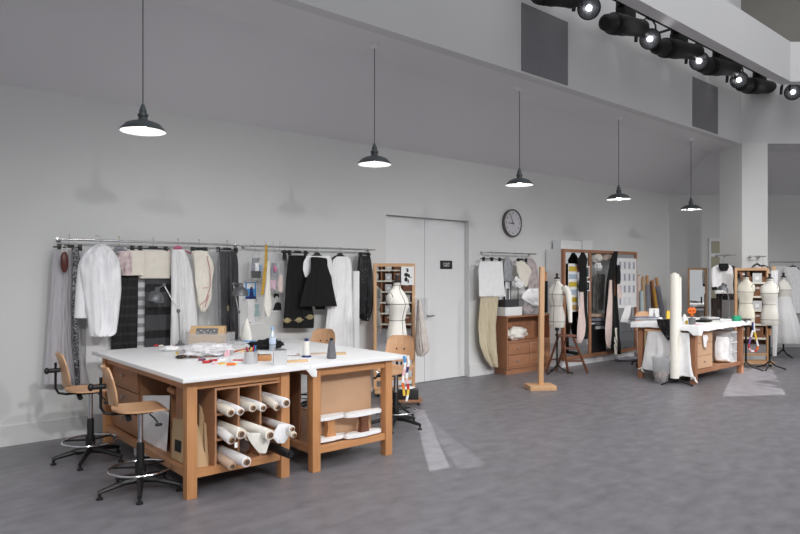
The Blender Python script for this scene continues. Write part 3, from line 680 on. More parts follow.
# desk lamps
def desk_lamp(base, joint, elbow, head, lab, D, hr=.095, tilt=.25, grp='grey desk lamps'):
    B = pt(*base, D); B.z = TZ; J = pt(*joint, D); E2 = pt(*elbow, D); Hd = pt(*head, D)
    T = thing('desk_lamp', lab, 'lamp', B, 0, grp)
    m = M(); m.lathe([(.05, 0), (.05, .012), (.02, .02), (.016, .05)], B, 18); m.done('base', DESKG, T, world=True)
    m = M(); m.tube([B+Vector((0, 0, .03)), J], .009, 8); m.done('lower_arm', STEEL, T, world=True)
    for q_ in (J, E2):
        m = M(); m.ell(q_, (.022, .018, .022), 10, 6); m.done('joint', DESKG, T, world=True)
    m = M(); m.tube([J, E2], .008, 8); m.done('upper_arm', STEEL, T, world=True)
    R3 = Matrix.Rotation(CAMR, 3, 'Z') @ Matrix.Rotation(tilt, 3, 'Y')
    m = M(); m.lathe([(hr, 0), (hr*.98, hr*.25), (hr*.85, hr*.62), (hr*.6, hr*.92), (hr*.3, hr*1.08), (hr*.27, hr*1.5), (hr*.1, hr*1.55)], Hd, 26, rot=R3, cap='end'); m.done('shade', DESKG, T, world=True)
    m = M(); m.lathe([(hr*.985, -.001), (hr*.95, hr*.22), (hr*.8, hr*.55), (hr*.3, hr*.9)], Hd, 26, rot=R3, cap=False); m.done('reflector', LAMPI, T, world=True)
    m = M(); m.tube([Hd+R3 @ Vector((0, 0, hr*1.4)), E2], .008, 6); m.done('bracket', DESKG, T, world=True)
desk_lamp((180, 345), (178.5, 311), (164, 285), (154.5, 300.5), 'grey desk lamp before the black striped panel, at the table back', 7.04)
desk_lamp((239, 340), (238.6, 312), (233.5, 284), (240, 295.5), 'grey desk lamp in front of the charcoal gown in plastic', 7.48, .096, .05)
# ribbons hanging from the corner of the right table
for i, (x0, x1, yb, lab) in enumerate(((404.5, 403.5, 396, 'blue, white and pink woven tape hanging at the table corner, the inner one'), (408, 407.5, 401, 'white, navy and red woven tape hanging at the table corner, the outer one'))):
    Y = 4.63; A = aty(x0, 356, Y); A.z = .93; B = aty(x1, yb, Y)
    cols = [[SKY, PAPER, ROSE, PAPER, ORANGE, YEL], [PAPER, PAPER, NAVY, PAPER, ROSE, RED, YEL, PAPER]][i]
    m = M(); n = len(cols)
    for k in range(n):
        a = A.lerp(B, k/n); b = A.lerp(B, (k+1)/n); a.x += .012*sin(k*1.3); b.x += .012*sin((k+1)*1.3)
        m.prism([a+Vector((-.014, 0, 0)), a+Vector((.014, 0, 0)), b+Vector((.014, 0, 0)), b+Vector((-.014, 0, 0))], (0, .006, 0), mi=k)
    m.done('woven_tape', cols, label=lab, cat='tape', group='woven tapes at the table corner', smooth=0)
"""GARMENT RAIL ON THE LONG WALL"""
RY_ = 7.27; RZ = 2.1
def rail(xa, xb, ya, yb, lab, Y=RY_, ends=True):
    A = aty(xa, ya, Y); B = aty(xb, yb, Y); z = (A.z+B.z)/2; A.z = B.z = z
    T = thing('garment_rail', lab, 'rail', ((A.x+B.x)/2, W, z), 0, 'chrome garment rails on the long wall')
    m = M(); m.cyl(A, B, .013, seg=12); m.done('rail', CHROME, T, world=True)
    for p in (A+Vector((.02, 0, 0)), B-Vector((.02, 0, 0))):
        m = M(); m.cyl(p, Vector((p.x, W, z)), .009, seg=10); m.lathe([(.028, 0), (.028, .008), (.01, .012)], (p.x, W, z), 16, rot=Matrix.Rotation(pi/2, 3, 'X')); m.done('wall_bracket', CHROME, T, world=True)
    return A, B, z
_, _, rz1_ = rail(60, 242, 238, 246, 'long chrome garment rail over the left end of the worktable')
_, _, rz2_ = rail(247, 375, 245.5, 250, 'chrome garment rail carrying the black garments beside the door')
_, _, rz3_ = rail(487, 536, 252.5, 254, 'short chrome garment rail above the small wooden cabinet')
def hook(m, x, Y, z0, zr):
    ps = [(x, Y, z0), (x, Y, zr-.04), (x, Y-.012, zr-.02), (x, Y-.0185, zr), (x, Y-.012, zr+.0145), (x, Y, zr+.0185), (x, Y+.012, zr+.0145), (x, Y+.0185, zr)]
    m.tube(ps, .0028, 6)
def clip_hanger(xa, xb, py, lab, clips=(.12, .88), Y=RY_, zr=RZ, mt=BLACK, hk=.5):
    A = aty(xa, py, Y); B = aty(xb, py, Y); z = (A.z+B.z)/2; xm = A.x+(B.x-A.x)*hk
    T = thing('clip_hanger', lab, 'hanger', (xm, Y, z), 0, 'clip hangers on the rails')
    m = M(); m.b2((A.x, Y-.006, z-.008), (B.x, Y+.006, z+.008), bev=.003); m.b2((xm-.05, Y-.008, z), (xm+.05, Y+.008, z+.028), bev=.006); m.done('bar', mt, T, world=True)
    m = M(); hook(m, xm, Y, z+.01, zr); m.done('hook', STEEL, T, world=True)
    for c in clips:
        x = A.x+(B.x-A.x)*c; m = M()
        for s_ in (-1, 1): m.prism([(x-.022, Y+s_*.009, z+.03), (x+.022, Y+s_*.009, z+.03), (x+.012, Y+s_*.014, z), (x+.022, Y+s_*.009, z-.035), (x-.022, Y+s_*.009, z-.035), (x-.012, Y+s_*.014, z)], (0, .005*s_, 0))
        m.done('clip', mt, T, world=True, smooth=0)
def arm_hanger(px, py, hw, lab, Y=RY_, zr=RZ, mt=BLACK, drop=.06, th=.014, rz=0.):
    P = aty(px, py, Y); T = thing('coat_hanger', lab, 'hanger', P, 0, 'shaped hangers on the rails')
    m = M(); dv = Vector((cos(rz), sin(rz), 0))
    for s_ in (-1, 1): m.tube([P, P+dv*s_*hw*.3+Vector((0, 0, -.012)), P+dv*s_*hw*.75+Vector((0, 0, -drop*.6)), P+dv*s_*hw+Vector((0, 0, -drop))], [th*1.3, th*1.2, th*1.2, th*.8], 8)
    m.ell(P+Vector((0, 0, .008)), (.05, .016, .024), 10, 6); m.done('arms', mt, T, world=True)
    m = M(); hook(m, P.x, Y, P.z, zr); m.done('hook', GOLD, T, world=True)
clip_hanger(53, 82, 247.2, 'black clip hanger at the far left, holding the long grey gown', (.22, .93), hk=.55)
arm_hanger(119, 249, .14, 'grey hanger behind the white garment bag', mt=LILAC)
clip_hanger(127, 170, 248.6, 'long black clip hanger holding two cream calico pieces', (.12, .3, .9), hk=.6)
arm_hanger(178, 248.5, .15, 'pink plastic hanger holding the white tulle dress', mt=PINKB, th=.007)
clip_hanger(190, 208, 249.6, 'black clip hanger holding the cream bodice pattern', (.15, .85))
clip_hanger(216, 238, 249.8, 'black clip hanger of the charcoal gown in plastic', (.1, .9))
clip_hanger(286, 309, 252.8, 'black clip hanger holding the long embroidered skirt', (.15, .85), zr=rz2_)
arm_hanger(284.5, 252.5, .1, 'empty black hanger seen edge-on left of the long skirt', drop=.1, zr=rz2_, rz=1.2)
arm_hanger(317, 254.5, .12, 'black hanger with a gold hook carrying the flared top', zr=rz2_, Y=7.24)
arm_hanger(340, 255, .13, 'black hanger with a gold hook carrying the white shirt dress', zr=rz2_)
clip_hanger(358, 371, 254.5, 'black clip hanger of the glossy sequin dress', (.2, .8), zr=rz2_)
clip_hanger(480, 503, 259, 'black clip hanger holding the white cloth over gold gauze', (.15, .5, .85), zr=rz3_)
clip_hanger(516, 527, 260, 'black clip hanger holding the small cream bodice', (.2, .9), zr=rz3_)
"""GARMENTS"""
def gar(name, rows, Y, mt, lab, cat, th=.035, nf=4, amp=.01, seed=0, nu=30, extra=None, group=None, grow=.8, pl=None, wr=.35):
    m = M(); m.cloth(rows, pl or ('y', Y), th, nf, amp, nu, 7, seed, grow=grow, wr=wr)
    o = m.done(name, mt, label=lab, cat=cat, group=group, smooth=60)
    if extra:
        for nm, rw, YY, mm, t2, n2, a2 in extra:
            e = M(); e.cloth(rw, (pl[0], YY) if pl else ('y', YY), t2, n2, a2, 16, 6, seed+3); e.done(nm, mm, o, world=True, smooth=60)
    return o
gar('evening_gown', [(249.5, 54, 74), (262, 52, 76), (300, 50, 77), (340, 47, 80), (370, 45, 86), (384, 43.5, 90)], 7.27, SHEERG, 'long sheer pale grey gown hanging at the far left end of the rail', 'dress', .06, 5, .022, 1, 44)
gar('sequin_scarf', [(247, 71, 77), (258, 73, 80), (300, 71.5, 78), (350, 73, 79), (386, 75, 80)], 7.17, SEQG, 'narrow dark speckled scarf hanging between the grey gown and white bag', 'scarf', .03, 2, .008, 2, 16)
T = thing('clothes_brush', 'red-brown clothes brush hanging on the grey gown', 'brush', aty(64.5, 271, 7.17))
m = M(); P = aty(64.5, 262, 7.17); m.ell(P, (.038, .02, .108), 16, 12); m.done('brush_back', BROWNR, T, world=True)
m = M(); m.torus(P+Vector((0, 0, .135)), .028, .003, 20, rot=ROTX90); m.done('loop', CREAM, T, world=True)
gar('garment_bag', [(243.5, 98, 104), (246.5, 93, 108.5), (252, 86, 114), (259, 81.5, 118.5), (270, 80, 121), (290, 82.5, 121.5), (312, 86.5, 119.5), (332, 88.5, 117), (336, 89.5, 113)], 7.1, WPAPC, 'big white crumpled garment bag hanging in front of the other clothes', 'garment bag', .1, .8, .016, 3, 44,
    [('sleeve', [(252, 84, 92), (265, 78, 90), (290, 75.5, 88), (318, 74, 89)], 7.14, WPAPC, .06, 1, .01)], wr=2.6)
m = M(); P = aty(101, 246, 7.1); m.tube([P, P+Vector((0, .0, .06)), P+Vector((0, .06, .1)), Vector((P.x, 7.25, RZ+.022)), Vector((P.x, 7.292, RZ+.005))], .003, 6); o = m.done('wire_hanger', STEEL, label='wire hook of the hanger inside the white garment bag', cat='hanger')
gar('pattern_paper', [(316, 86, 113), (345, 86, 113), (384, 85.5, 112)], 7.36, PAPER, 'large white pattern paper hanging low behind the white garment bag', 'paper', .01, 2, .006, 4)
gar('ruffled_blouse', [(251, 119, 131), (262, 117, 132), (275.5, 120, 132)], 7.2, mat('ruffle', (228, 212, 212), .9, c2=(196, 176, 178), scale=22), 'short pink and white ruffled blouse beside the white garment bag', 'blouse', .05, 5, .015, 5, 24)
gar('calico_piece', [(250.5, 127, 144.5), (262, 126, 144.5), (275.3, 126, 144)], 7.22, CREAM, 'small cream calico piece clipped in front, next to the ruffled blouse', 'cloth', .012, 1.5, .004, 6)
gar('calico_piece', [(250.5, 141, 170.5), (264, 140.5, 170.5), (278.3, 139.5, 170)], 7.26, CREAM, 'wide cream calico piece clipped to the long black hanger', 'cloth', .012, 2, .004, 7)
STR1 = stripes('black_stripes', (14, 14, 16), (40, 40, 43), .1, .7, 2, .98, .93)
STR2 = stripes('grey_stripes', (70, 70, 74), (18, 18, 20), .26, .66, 2, .93, .98)
STR3 = stripes('white_stripes', (214, 214, 216), (150, 150, 154), .1, .55, 2, .9, .9)
gar('striped_dress', [(268, 118, 138), (300, 115, 138), (330, 112, 137.5), (350, 111, 137)], 7.3, STR1, 'black striped sheer dress hanging right of the white garment bag', 'dress', .03, 3, .008, 8)
gar('striped_cloth', [(276, 137, 146), (350, 135.5, 145)], 7.33, STR3, 'narrow white striped strip between the two dark striped garments', 'cloth', .012, 1, .003, 9, 12)
gar('striped_skirt', [(276, 145.5, 171), (300, 145, 171.5), (352, 144.5, 172)], 7.3, STR2, 'dark grey skirt with broad black bands behind the desk lamp', 'skirt', .025, 3, .006, 10)
gar('tulle_dress', [(249.5, 171.5, 184), (258, 171, 188), (275, 171, 193), (300, 171, 196), (352, 170, 199)], 7.2, TULLE, 'long white tulle dress on the pink hanger', 'dress', .08, 5, .02, 11, 44)
gar('bodice_pattern', [(251, 192.5, 207), (260, 194, 212), (268, 195, 214), (282, 195, 212), (298, 198, 211.5), (306, 199, 209), (311.5, 201, 205)], 7.12, CREAM, 'cream calico bodice piece with red seam lines on the rail', 'bodice', .03, 1.5, .008, 12,
    extra=[('back_piece', [(251, 191.5, 199), (280, 196, 202), (305, 197, 202)], 7.17, CREAM, .012, 1, .004)])
o = bpy.data.objects['bodice_pattern']; m = M()
for ps in (((207, 256), (210, 270), (210.5, 287), (203, 288)), ((210, 288), (206, 300), (200, 305)), ((209, 295), (205, 307))):
    m.tube([aty(x, y, 7.085) for x, y in ps], .004, 5)
m.done('red_seams', REDL, o, world=True)
gar('charcoal_gown', [(251, 219, 236), (262, 217.5, 238), (290, 217.5, 238.5), (320, 218, 239), (336, 220, 239), (352, 222, 238)], 7.25, CHAR, 'charcoal satin gown hanging at the right end of the first rail', 'dress', .06, 3.5, .018, 13,
    extra=[('plastic_cover', [(249, 210, 219), (262, 207.5, 220), (300, 208, 221), (350, 209, 222)], 7.2, GLASSY, .04, 2, .012)])
m = M(); P = aty(228, 308, 7.2); m.box(P, (.012, .008, .07)); m.box(P+Vector((0, 0, .01)), (.035, .008, .012)); m.done('brooch', GOLD, bpy.data.objects['charcoal_gown'], world=True)
# bags of trimmings
def poly_bag(rows, items, lab, Y=7.2):
    m = M(); m.cloth(rows, ('y', Y), .05, 2, .01, 16, 5, len(lab)); o = m.done('plastic_bag', GLASSY, label=lab, cat='plastic bag', group='clear bags hanging from the rail')
    for nm, rw, mt, dy in items:
        e = M(); e.cloth(rw, ('y', Y+.0+dy), .03, 1.5, .005, 10, 4, 3); e.done(nm, mt, o, world=True)
    m = M(); P = aty((rows[0][1]+rows[0][2])/2, rows[0][0], Y); m.tube([P, P+Vector((0, .03, .06)), Vector((P.x, 7.25, RZ+.02)), Vector((P.x, 7.27, RZ+.024))], .0025, 6); m.done('hanging_wire', STEEL, o, world=True)
poly_bag([(252, 254, 258), (258, 250, 262), (270, 249, 262.5), (279, 250, 261.5)], [('dark_fabric', [(271, 251, 261), (278, 251.5, 260.5)], BCLO, 0), ('grey_fabric', [(258, 252, 260), (271, 251, 255)], LILAC, .01), ('white_fabric', [(263, 255, 258.5), (271, 255, 259)], WCLO, -.01), ('blue_fabric', [(265, 259, 261.5), (271, 259, 261.5)], flat('pale_blue', (130, 160, 200)), .0)], 'clear bag with dark, white and blue fabric scraps left of the yellow tape')
poly_bag([(252, 273, 277), (258, 269.5, 279), (270, 269, 279), (291, 269, 277)], [('grey_fabric', [(263, 272, 276), (272, 270, 278), (278, 270, 278.5)], LILAC, 0), ('pink_fabric', [(280, 270, 276.5), (289, 270.5, 276)], flat('mauve', (216, 180, 196)), 0), ('pink_tag', [(266, 273.5, 275.5), (272, 274.5, 276.5)], flat('pink_card', (232, 140, 180)), -.03)], 'clear bag with grey and mauve fabric scraps right of the ivory sleeve')
poly_bag([(254, 279, 282), (262, 277, 284), (278, 276.5, 285), (293, 277, 284.5)], [('pale_pink_fabric', [(275, 277.5, 283), (291.5, 277.5, 283)], PINK, 0)], 'clear bag with pale pink fabric beside the black skirt', 7.24)
m = M(); m.cloth([(244.5, 265, 267.5), (262, 264.5, 267.2), (280, 262.5, 265.5), (295, 261, 263.5)], ('y', 7.14), .008, 1, .004, 8, 6, 4); m.done('measuring_tape', YELT, label='yellow measuring tape hanging over the rail', cat='measuring tape')
gar('ivory_sleeve', [(261, 266, 269.5), (275, 266, 270), (290, 264.5, 270.5), (305, 263.5, 272), (312, 264.5, 271), (316.5, 266, 269)], 7.19, IVORY, 'narrow ivory sleeve hanging beside the yellow measuring tape', 'sleeve', .04, 1.5, .008, 15, 16)
m = M(); P = aty(267.8, 261, 7.19); m.tube([P, P+Vector((0, .02, .05)), Vector((P.x, 7.25, RZ+.02)), Vector((P.x, 7.27, RZ+.024))], .0025, 6); m.done('hanging_wire', STEEL, bpy.data.objects['ivory_sleeve'], world=True)
gar('long_skirt', [(255.5, 288.5, 306), (262, 288, 306.5), (280, 286, 308), (300, 285, 311), (318, 283.5, 314), (328, 283, 313.5)], 7.24, BCLO, 'long black skirt with gold embroidered flowers at the hem', 'skirt', .05, 3, .016, 16, 34)
o = bpy.data.objects['long_skirt']
for k, (x, y) in enumerate(((287.3, 320.5), (299, 320), (310, 317))):
    P = aty(x, y, 7.205); m = M()
    for q in range(7):
        a = q*2*pi/7; m.ell(P+Vector((.032*cos(a), 0, .022*sin(a))), (.022, .01, .015), 8, 5, 0)
    m.ell(P, (.026, .014, .022), 10, 6); m.ell(P+Vector((-.06, 0, 0)), (.014, .008, .007), 8, 5); m.ell(P+Vector((.06, 0, 0)), (.014, .008, .007), 8, 5)
    m.done('embroidery', GOLD, o, world=True)
gar('sleeveless_tunic', [(257, 311, 316), (258.5, 310.8, 326.5), (266, 310.8, 327.5), (272, 310, 329.5), (277, 307, 331.5), (284, 305, 332.5), (296, 302, 335), (306.3, 299.5, 337.3)], 7.1, BCLO, 'sleeveless flared black top hanging in front of a white blouse', 'top', .06, 3, .014, 17, 34)
gar('white_blouse', [(256, 307, 330), (262, 303.5, 332), (270, 303, 332.5), (277, 305, 331)], 7.18, WCLO, 'white cap-sleeved blouse showing at both sides of the flared black top', 'blouse', .06, 3, .01, 18)
gar('black_shorts', [(290, 314, 328), (300, 314, 327), (309.5, 315.5, 325)], 7.2, BCLO, 'black garment hem showing just under the flared top', 'garment', .03, 2, .006, 19, 14)
gar('shirt_dress', [(256.5, 337, 346), (260, 333, 350.5), (268, 331.5, 352), (285, 331, 352), (300, 329, 353), (325, 326, 353.5), (354, 324, 354)], 7.2, WCLO, 'long white shirt dress hanging right of the flared black top', 'dress', .07, 5, .02, 20, 44)
m = M(); a, b = aty(353.5, 300, 7.16), aty(358.5, 300, 7.16); zt_ = aty(356, 271, 7.16).z; m.b2((a.x, 7.14, .05), (b.x, 7.18, zt_)); m.done('white_board', PAPER, label='narrow white upright board between the shirt dress and sequin dress', cat='board', smooth=0)
gar('sequin_dress', [(255.5, 359, 369.5), (262, 358, 371), (280, 357, 372.5), (300, 357, 373), (311, 358, 372), (318, 360, 369.5), (321, 363, 366.5)], 7.22, SEQB, 'glossy black sequin dress in a rounded cover at the rail end', 'dress', .1, 4, .02, 21, 30)
# prints on the wall
def wall_print(xa, xb, ya, yb, mts, lab, cat, deco, Y=7.416, d=.004):
    A = aty(xa, ya, Y); B = aty(xb, yb, Y); m = M(); m.b2((A.x, Y-d, B.z), (B.x, Y, A.z))
    w = B.x-A.x; h = A.z-B.z
    for (u0, v0, u1, v1, mi) in deco: m.b2((A.x+u0*w, Y-d-.0015-.0004*mi, B.z+v0*h), (A.x+u1*w, Y-d, B.z+v1*h), mi=mi)
    return m.done('wall_print', mts, label=lab, cat=cat, smooth=0), A, B, w, h
o, A, B, w, h = wall_print(244, 257, 281, 300, [SKY, PAPER, NAVY], 'blue and white photo print pinned behind the desk lamp', 'print', [(0, 0, 1, .06, 1), (0, .94, 1, 1, 1), (0, 0, .08, 1, 1), (.92, 0, 1, 1, 1), (.2, .6, .8, .9, 1), (.1, .06, .9, .2, 2)])
m = M(); m.ell((A.x+.55*w, 7.41, B.z+.58*h), (.02, .003, .028), 12, 8); m.prism([(A.x+.4*w, 7.411, B.z+.2*h), (A.x+.72*w, 7.411, B.z+.2*h), (A.x+.68*w, 7.411, B.z+.48*h), (A.x+.44*w, 7.411, B.z+.48*h)], (0, -.003, 0)); m.done('figure', NAVY, o, world=True)
o, A, B, w, h = wall_print(247.5, 264, 297.5, 324, [PAPER, INKG], 'white sheet with a pale figure sketch pinned under the blue print', 'sketch', [(.1, .06, .2, .1, 1)])
m = M(); c = Vector((A.x+.55*w, 7.411, B.z)); m.ell(c+Vector((0, 0, h*.85)), (.012, .003, .018), 10, 6); m.prism([c+Vector((-.03, 0, h*.75)), c+Vector((.03, 0, h*.75)), c+Vector((.02, 0, h*.55)), c+Vector((.045, 0, h*.3)), c+Vector((-.04, 0, h*.3)), c+Vector((-.02, 0, h*.55))], (0, -.003, 0))
m.tube([c+Vector((-.015, 0, h*.3)), c+Vector((-.015, 0, h*.1))], .003, 5); m.tube([c+Vector((.015, 0, h*.3)), c+Vector((.015, 0, h*.1))], .003, 5); m.done('figure', flat('pale_teal', (176, 206, 206)), o, world=True)
o, A, B, w, h = wall_print(270, 282, 292, 311.5, [PAPER, LGREY, INK], 'black and white portrait print pinned left of the long black skirt', 'print', [(.08, .06, .92, .94, 1)])
m = M(); c = Vector((A.x+.5*w, 7.409, B.z)); m.ell(c+Vector((.0, 0, h*.78)), (.042, .004, .038), 14, 8); m.prism([c+Vector((-.05, 0, h*.08)), c+Vector((.075, 0, h*.08)), c+Vector((.07, 0, h*.4)), c+Vector((.02, 0, h*.5)), c+Vector((-.02, 0, h*.42))], (0, -.004, 0)); m.done('figure', INK, o, world=True)
m = M(); m.ell(c+Vector((.004, -.003, h*.66)), (.026, .004, .036), 12, 8); m.done('face', LGREY, o, world=True)
"""DRESS FORMS AND MIRRORS"""
TROWS = [(0, .16, .11, 0), (.012, .168, .117, 0), (.10, .178, .125, .005), (.2, .172, .12, .006), (.29, .148, .104, 0), (.37, .128, .092, -.004), (.45, .142, .102, -.012), (.53, .166, .122, -.024), (.57, .172, .126, -.026), (.62, .17, .116, -.016), (.67, .168, .098, 0), (.70, .156, .084, .008), (.728, .124, .072, .012), (.75, .09, .062, .012), (.772, .062, .054, .008), (.80, .053, .049, .004), (.835, .05, .046, 0)]
def tpoint(i, a, k=1.0):
    z, rx, ry, oy = TROWS[i]; rx *= .8; ry *= .86
    c_, s_ = cos(a), sin(a); e = 2/2.4
    return Vector((rx*k*math.copysign(abs(c_)**e, c_), oy+ry*k*math.copysign(abs(s_)**e, s_), z))
def dress_form(loc, rz, lab, mt=IVORY, zb=.80, stand='tripod', lines=True, arm=False, skirt=None, wood_z=None, sc=1.):
    T = thing('dress_form', lab, 'dress form', loc, rz, 'dress forms')
    up = Vector((0, 0, zb))
    n = 36
    m = M(); m.rings([[up+tpoint(i, 2*pi*k/n)*sc for k in range(n)] for i in range(len(TROWS))]); m.done('torso', mt, T, smooth=60)
    for s_ in (-1, 1):
        m = M(); m.ell(up+Vector((s_*.126, .004, .635))*sc, (.024*sc, .05*sc, .075*sc), 18, 12); m.done('arm_plate', mt, T, smooth=60)
    if lines:
        m = M()
        for i in (2, 5, 8): m.tube([up+tpoint(i, 2*pi*k/32, 1.012)*sc for k in range(32)], .0034, 5, closed=True)
        m.tube([up+tpoint(15, 2*pi*k/32, 1.03)*sc for k in range(32)], .0034, 5, closed=True)
        for a in ((-pi/2, pi/2) if lines is True else ()):
            m.tube([up+tpoint(i, a, 1.012)*sc for i in range(1, 16)], .0032, 5)
        for s_ in (-1, 1): m.tube([up+Vector((s_*(.136+.012*cos(2*pi*k/20)), .004+.05*cos(2*pi*k/20), .635+.075*sin(2*pi*k/20)))*sc for k in range(20)], .0038, 5, closed=True)
        m.done('style_tapes', TAPEL, T)
    m = M(); m.lathe([(.056, .0), (.056, .012), (.04, .02), (.02, .03), (.016, .05), (.026, .07), (.02, .09), (.004, .095)], up+Vector((0, 0, .835*sc)), 18); m.done('neck_cap', BLACK, T)
    if arm:
        m = M(); m.tube([up+Vector((.16, 0, .69)), up+Vector((.24, -.02, .6)), up+Vector((.27, -.04, .45)), up+Vector((.3, -.06, .3)), up+Vector((.32, -.08, .16)), up+Vector((.33, -.09, .1))], [.05, .055, .05, .04, .032, .03], 12); m.done('padded_arm', mt, T, smooth=60)
    m = M(); m.cyl((0, 0, .12), (0, 0, zb+.01), .016, seg=12); m.done('pole', BLKM, T)
    if wood_z:
        m = M(); m.cyl((0, 0, wood_z[0]), (0, 0, wood_z[1]), .026, seg=14); m.done('pole_sleeve', OAKZ, T)
    m = M(); m.cyl((0, 0, zb-.06), (0, 0, zb+.004), .035, seg=14); m.done('collar', BLACK, T)
    for k in range(3):
        a = .5+2*pi*k/3
        m = M(); m.tube([(0, 0, .16), (.1*cos(a), .1*sin(a), .07), (.27*cos(a), .27*sin(a), .014)], [.014, .013, .012], 7); m.done('leg', BLKM, T)
    if skirt:
        m = M(); rs = []
        for (z, rr) in skirt:
            rs.append([Vector((rr*(1+.07*sin(9*2*pi*k/54+z*3)*(rr > .2))*cos(2*pi*k/54), .85*rr*(1+.07*sin(9*2*pi*k/54+z*3)*(rr > .2))*sin(2*pi*k/54), z)) for k in range(54)])
        m.rings(rs); m.done('skirt', TULLE, T, smooth=70)
    return T
def mirror(center, w, h, rz, lab, zb=.2, base=True, group='wood framed mirrors', mt=None):
    mt = mt or MIRF
    T = thing('standing_mirror', lab, 'mirror', center, rz, group)
    s_ = .045
    z0 = .06 if base else 0
    for sx in (-1, 1):
        m = M(); m.b2((sx*w/2-(s_ if sx > 0 else 0), -.02, z0), (sx*w/2+(s_ if sx < 0 else 0), .02, h), bev=.003); m.done('upright', mt, T)
    m = M(); m.b2((-w/2+s_, -.02, h-s_), (w/2-s_, .02, h)); m.b2((-w/2+s_, -.02, zb), (w/2-s_, .02, zb+s_)); m.done('rail', mt, T, smooth=0)
    m = M(); m.b2((-w/2+s_, -.006, zb+s_), (w/2-s_, -.002, h-s_)); m.done('glass', MIRROR, T, smooth=0)
    m = M(); m.b2((-w/2+s_, -.001, zb+s_), (w/2-s_, .014, h-s_)); m.done('backing', REDZ, T, smooth=0)
    if base:
        m = M(); m.b2((-w/2, -.2, .05), (w/2, -.1, .1)); m.b2((-w/2, .02, .05), (w/2, .1, .1)); m.b2((-w/2, -.1, .05), (-w/2+.05, .02, .1)); m.b2((w/2-.05, -.1, .05), (w/2, .02, .1)); m.done('base', mt, T, smooth=0)
        for sx in (-1, 1):
            for y in (-.15, .06):
                m = M(); m.cyl((sx*(w/2-.05)-.012, y, .025), (sx*(w/2-.05)+.012, y, .025), .025); m.box((sx*(w/2-.05), y, .044), (.03, .03, .014)); m.done('caster', BLACK, T)
    return T
C1 = pt(394.3, 0, 9.22); C1.z = 0
mirror(C1, .6, 1.865, CAMR+.16, 'wood framed mirror with a drawing on its corner, beside the white double door')
P = pt(397, 0, 7.95); P.z = 0
dress_form(P, CAMR+.85, 'ivory dress form with black tapes in front of the mirror by the door', IVORY, .775)
# drawing taped on the mirror corner
def on_mirror(pa, pb, d, rz, lab, mts, name='drawing', y=-.03):
    A = pt(*pa, d); B = pt(*pb, d); w_ = (B-A).to_2d().length; h_ = A.z-B.z
    c = (A+B)/2
    T = thing(name, lab, 'drawing', (c.x, c.y, B.z), rz)
    m = M(); m.b2((-w_/2, -.002, 0), (w_/2, .002, h_)); m.done('paper', PAPER, T, smooth=0)
    return T, w_, h_
T, w_, h_ = on_mirror((401, 266.5), (414, 285), 9.19, CAMR+.16, 'white sheet with a black ink figure taped to the upper mirror corner', None)
m = M()
for (x, z, a, b) in ((.0, .78, .1, .1), (-.1, .55, .18, .14), (.1, .5, .1, .12), (-.12, .3, .14, .16), (.22, .42, .12, .03), (.05, .2, .06, .14), (-.05, .88, .12, .03)):
    m.ell((x*w_, -.0035, z*h_), (a*w_*.9, .002, b*h_*.8), 10, 6)
m.done('figure', INK, T, smooth=0)
# tote bag hanging at the mirror edge, acrylic pocket and sign on the doors
m = M(); m.cloth([(300, 417.5, 420.5), (312, 416.5, 423), (330, 415.5, 426.5), (345, 415, 429.5), (351, 415.5, 429), (356, 417, 424)], ('d', 9.08), .1, 3, .014, 28, 7, 41); o = m.done('cloth_bag', mat('bag_gauze', (214, 208, 202), .9, alpha=.95, c2=(196, 184, 178), scale=8), label='pale gauze cloth bag hanging from the right side of the mirror', cat='bag', smooth=60)
m = M(); P = pt(418, 300, 9.08); m.tube([P, P+Vector((-.03, .02, .06)), P+Vector((-.06, .06, .02))], .004, 6); m.done('strap', CREAM, o, world=True)
A = aty(411, 300, W+.09); B = aty(427, 320, W+.09); m = M(); m.b2((A.x, W+.075, B.z), (B.x, W+.099, A.z+.02)); m.done('acrylic_holder', mat('acrylic', (225, 228, 230), .15, alpha=.2, var=.01), label='clear acrylic document holder fixed on the white double door', cat='document holder', smooth=0)
A = aty(440.2, 260.5, W+.095); B = aty(452, 269, W+.095); T = thing('door_sign', 'small black sign with two lines of white lettering on the door', 'sign', ((A.x+B.x)/2, W+.1, B.z))
m = M(); m.b2((A.x, W+.09, B.z), (B.x, W+.099, A.z)); m.done('plate', BLACK, T, world=True, smooth=0)
m = M(); hh = A.z-B.z
for s_, v, sz in (('ATELIER', .63, .042), ('DESIGN', .37, .038)):
    text_into(m, s_, sz, Matrix.Translation(Vector(((A.x+B.x)/2, W+.0895, B.z+v*hh))) @ Matrix.Rotation(pi/2, 4, 'X'), extrude=.0008)
m.done('lettering', PAPER, T, world=True, smooth=0)
# black box on a plank
P = fl(405, 406); T = thing('wheeled_board', 'low wooden board with casters under the black box', 'dolly', (P.x+.06, P.y+.12, 0), CAMR)
m = M(); m.b2((-.21, -.12, .045), (.26, .12, .075)); m.done('board', REDX, T, smooth=0)
for sx in (-.16, .21):
    for sy in (-.08, .08):
        m = M(); m.cyl((sx-.012, sy, .023), (sx+.012, sy, .023), .023); m.box((sx, sy, .04), (.03, .03, .012)); m.done('caster', BLACK, T)
m = M(); m.box((P.x+.06, P.y+.12, .0755+.06), (.42, .2, .12), rz=CAMR, bev=.004); m.done('black_box', SLATE if 0 else BLACK, label='low black box on the wooden board beside the mirror', cat='box')
q = rd(0, 0)+Vector((P.x+.06, P.y+.12, .197))+Vector((RX, RY, 0))*.06; m = M(); blob(m, q, (.12, .07, .03), .3, 43); m.done('white_cloth', WCLO, label='folded white cloth lying on the low black box', cat='cloth')
"""CLOCK"""
P = aty(510.8, 223.3, W); T = thing('wall_clock', 'round silver rimmed wall clock showing just before nine', 'clock', P)
RD = .245
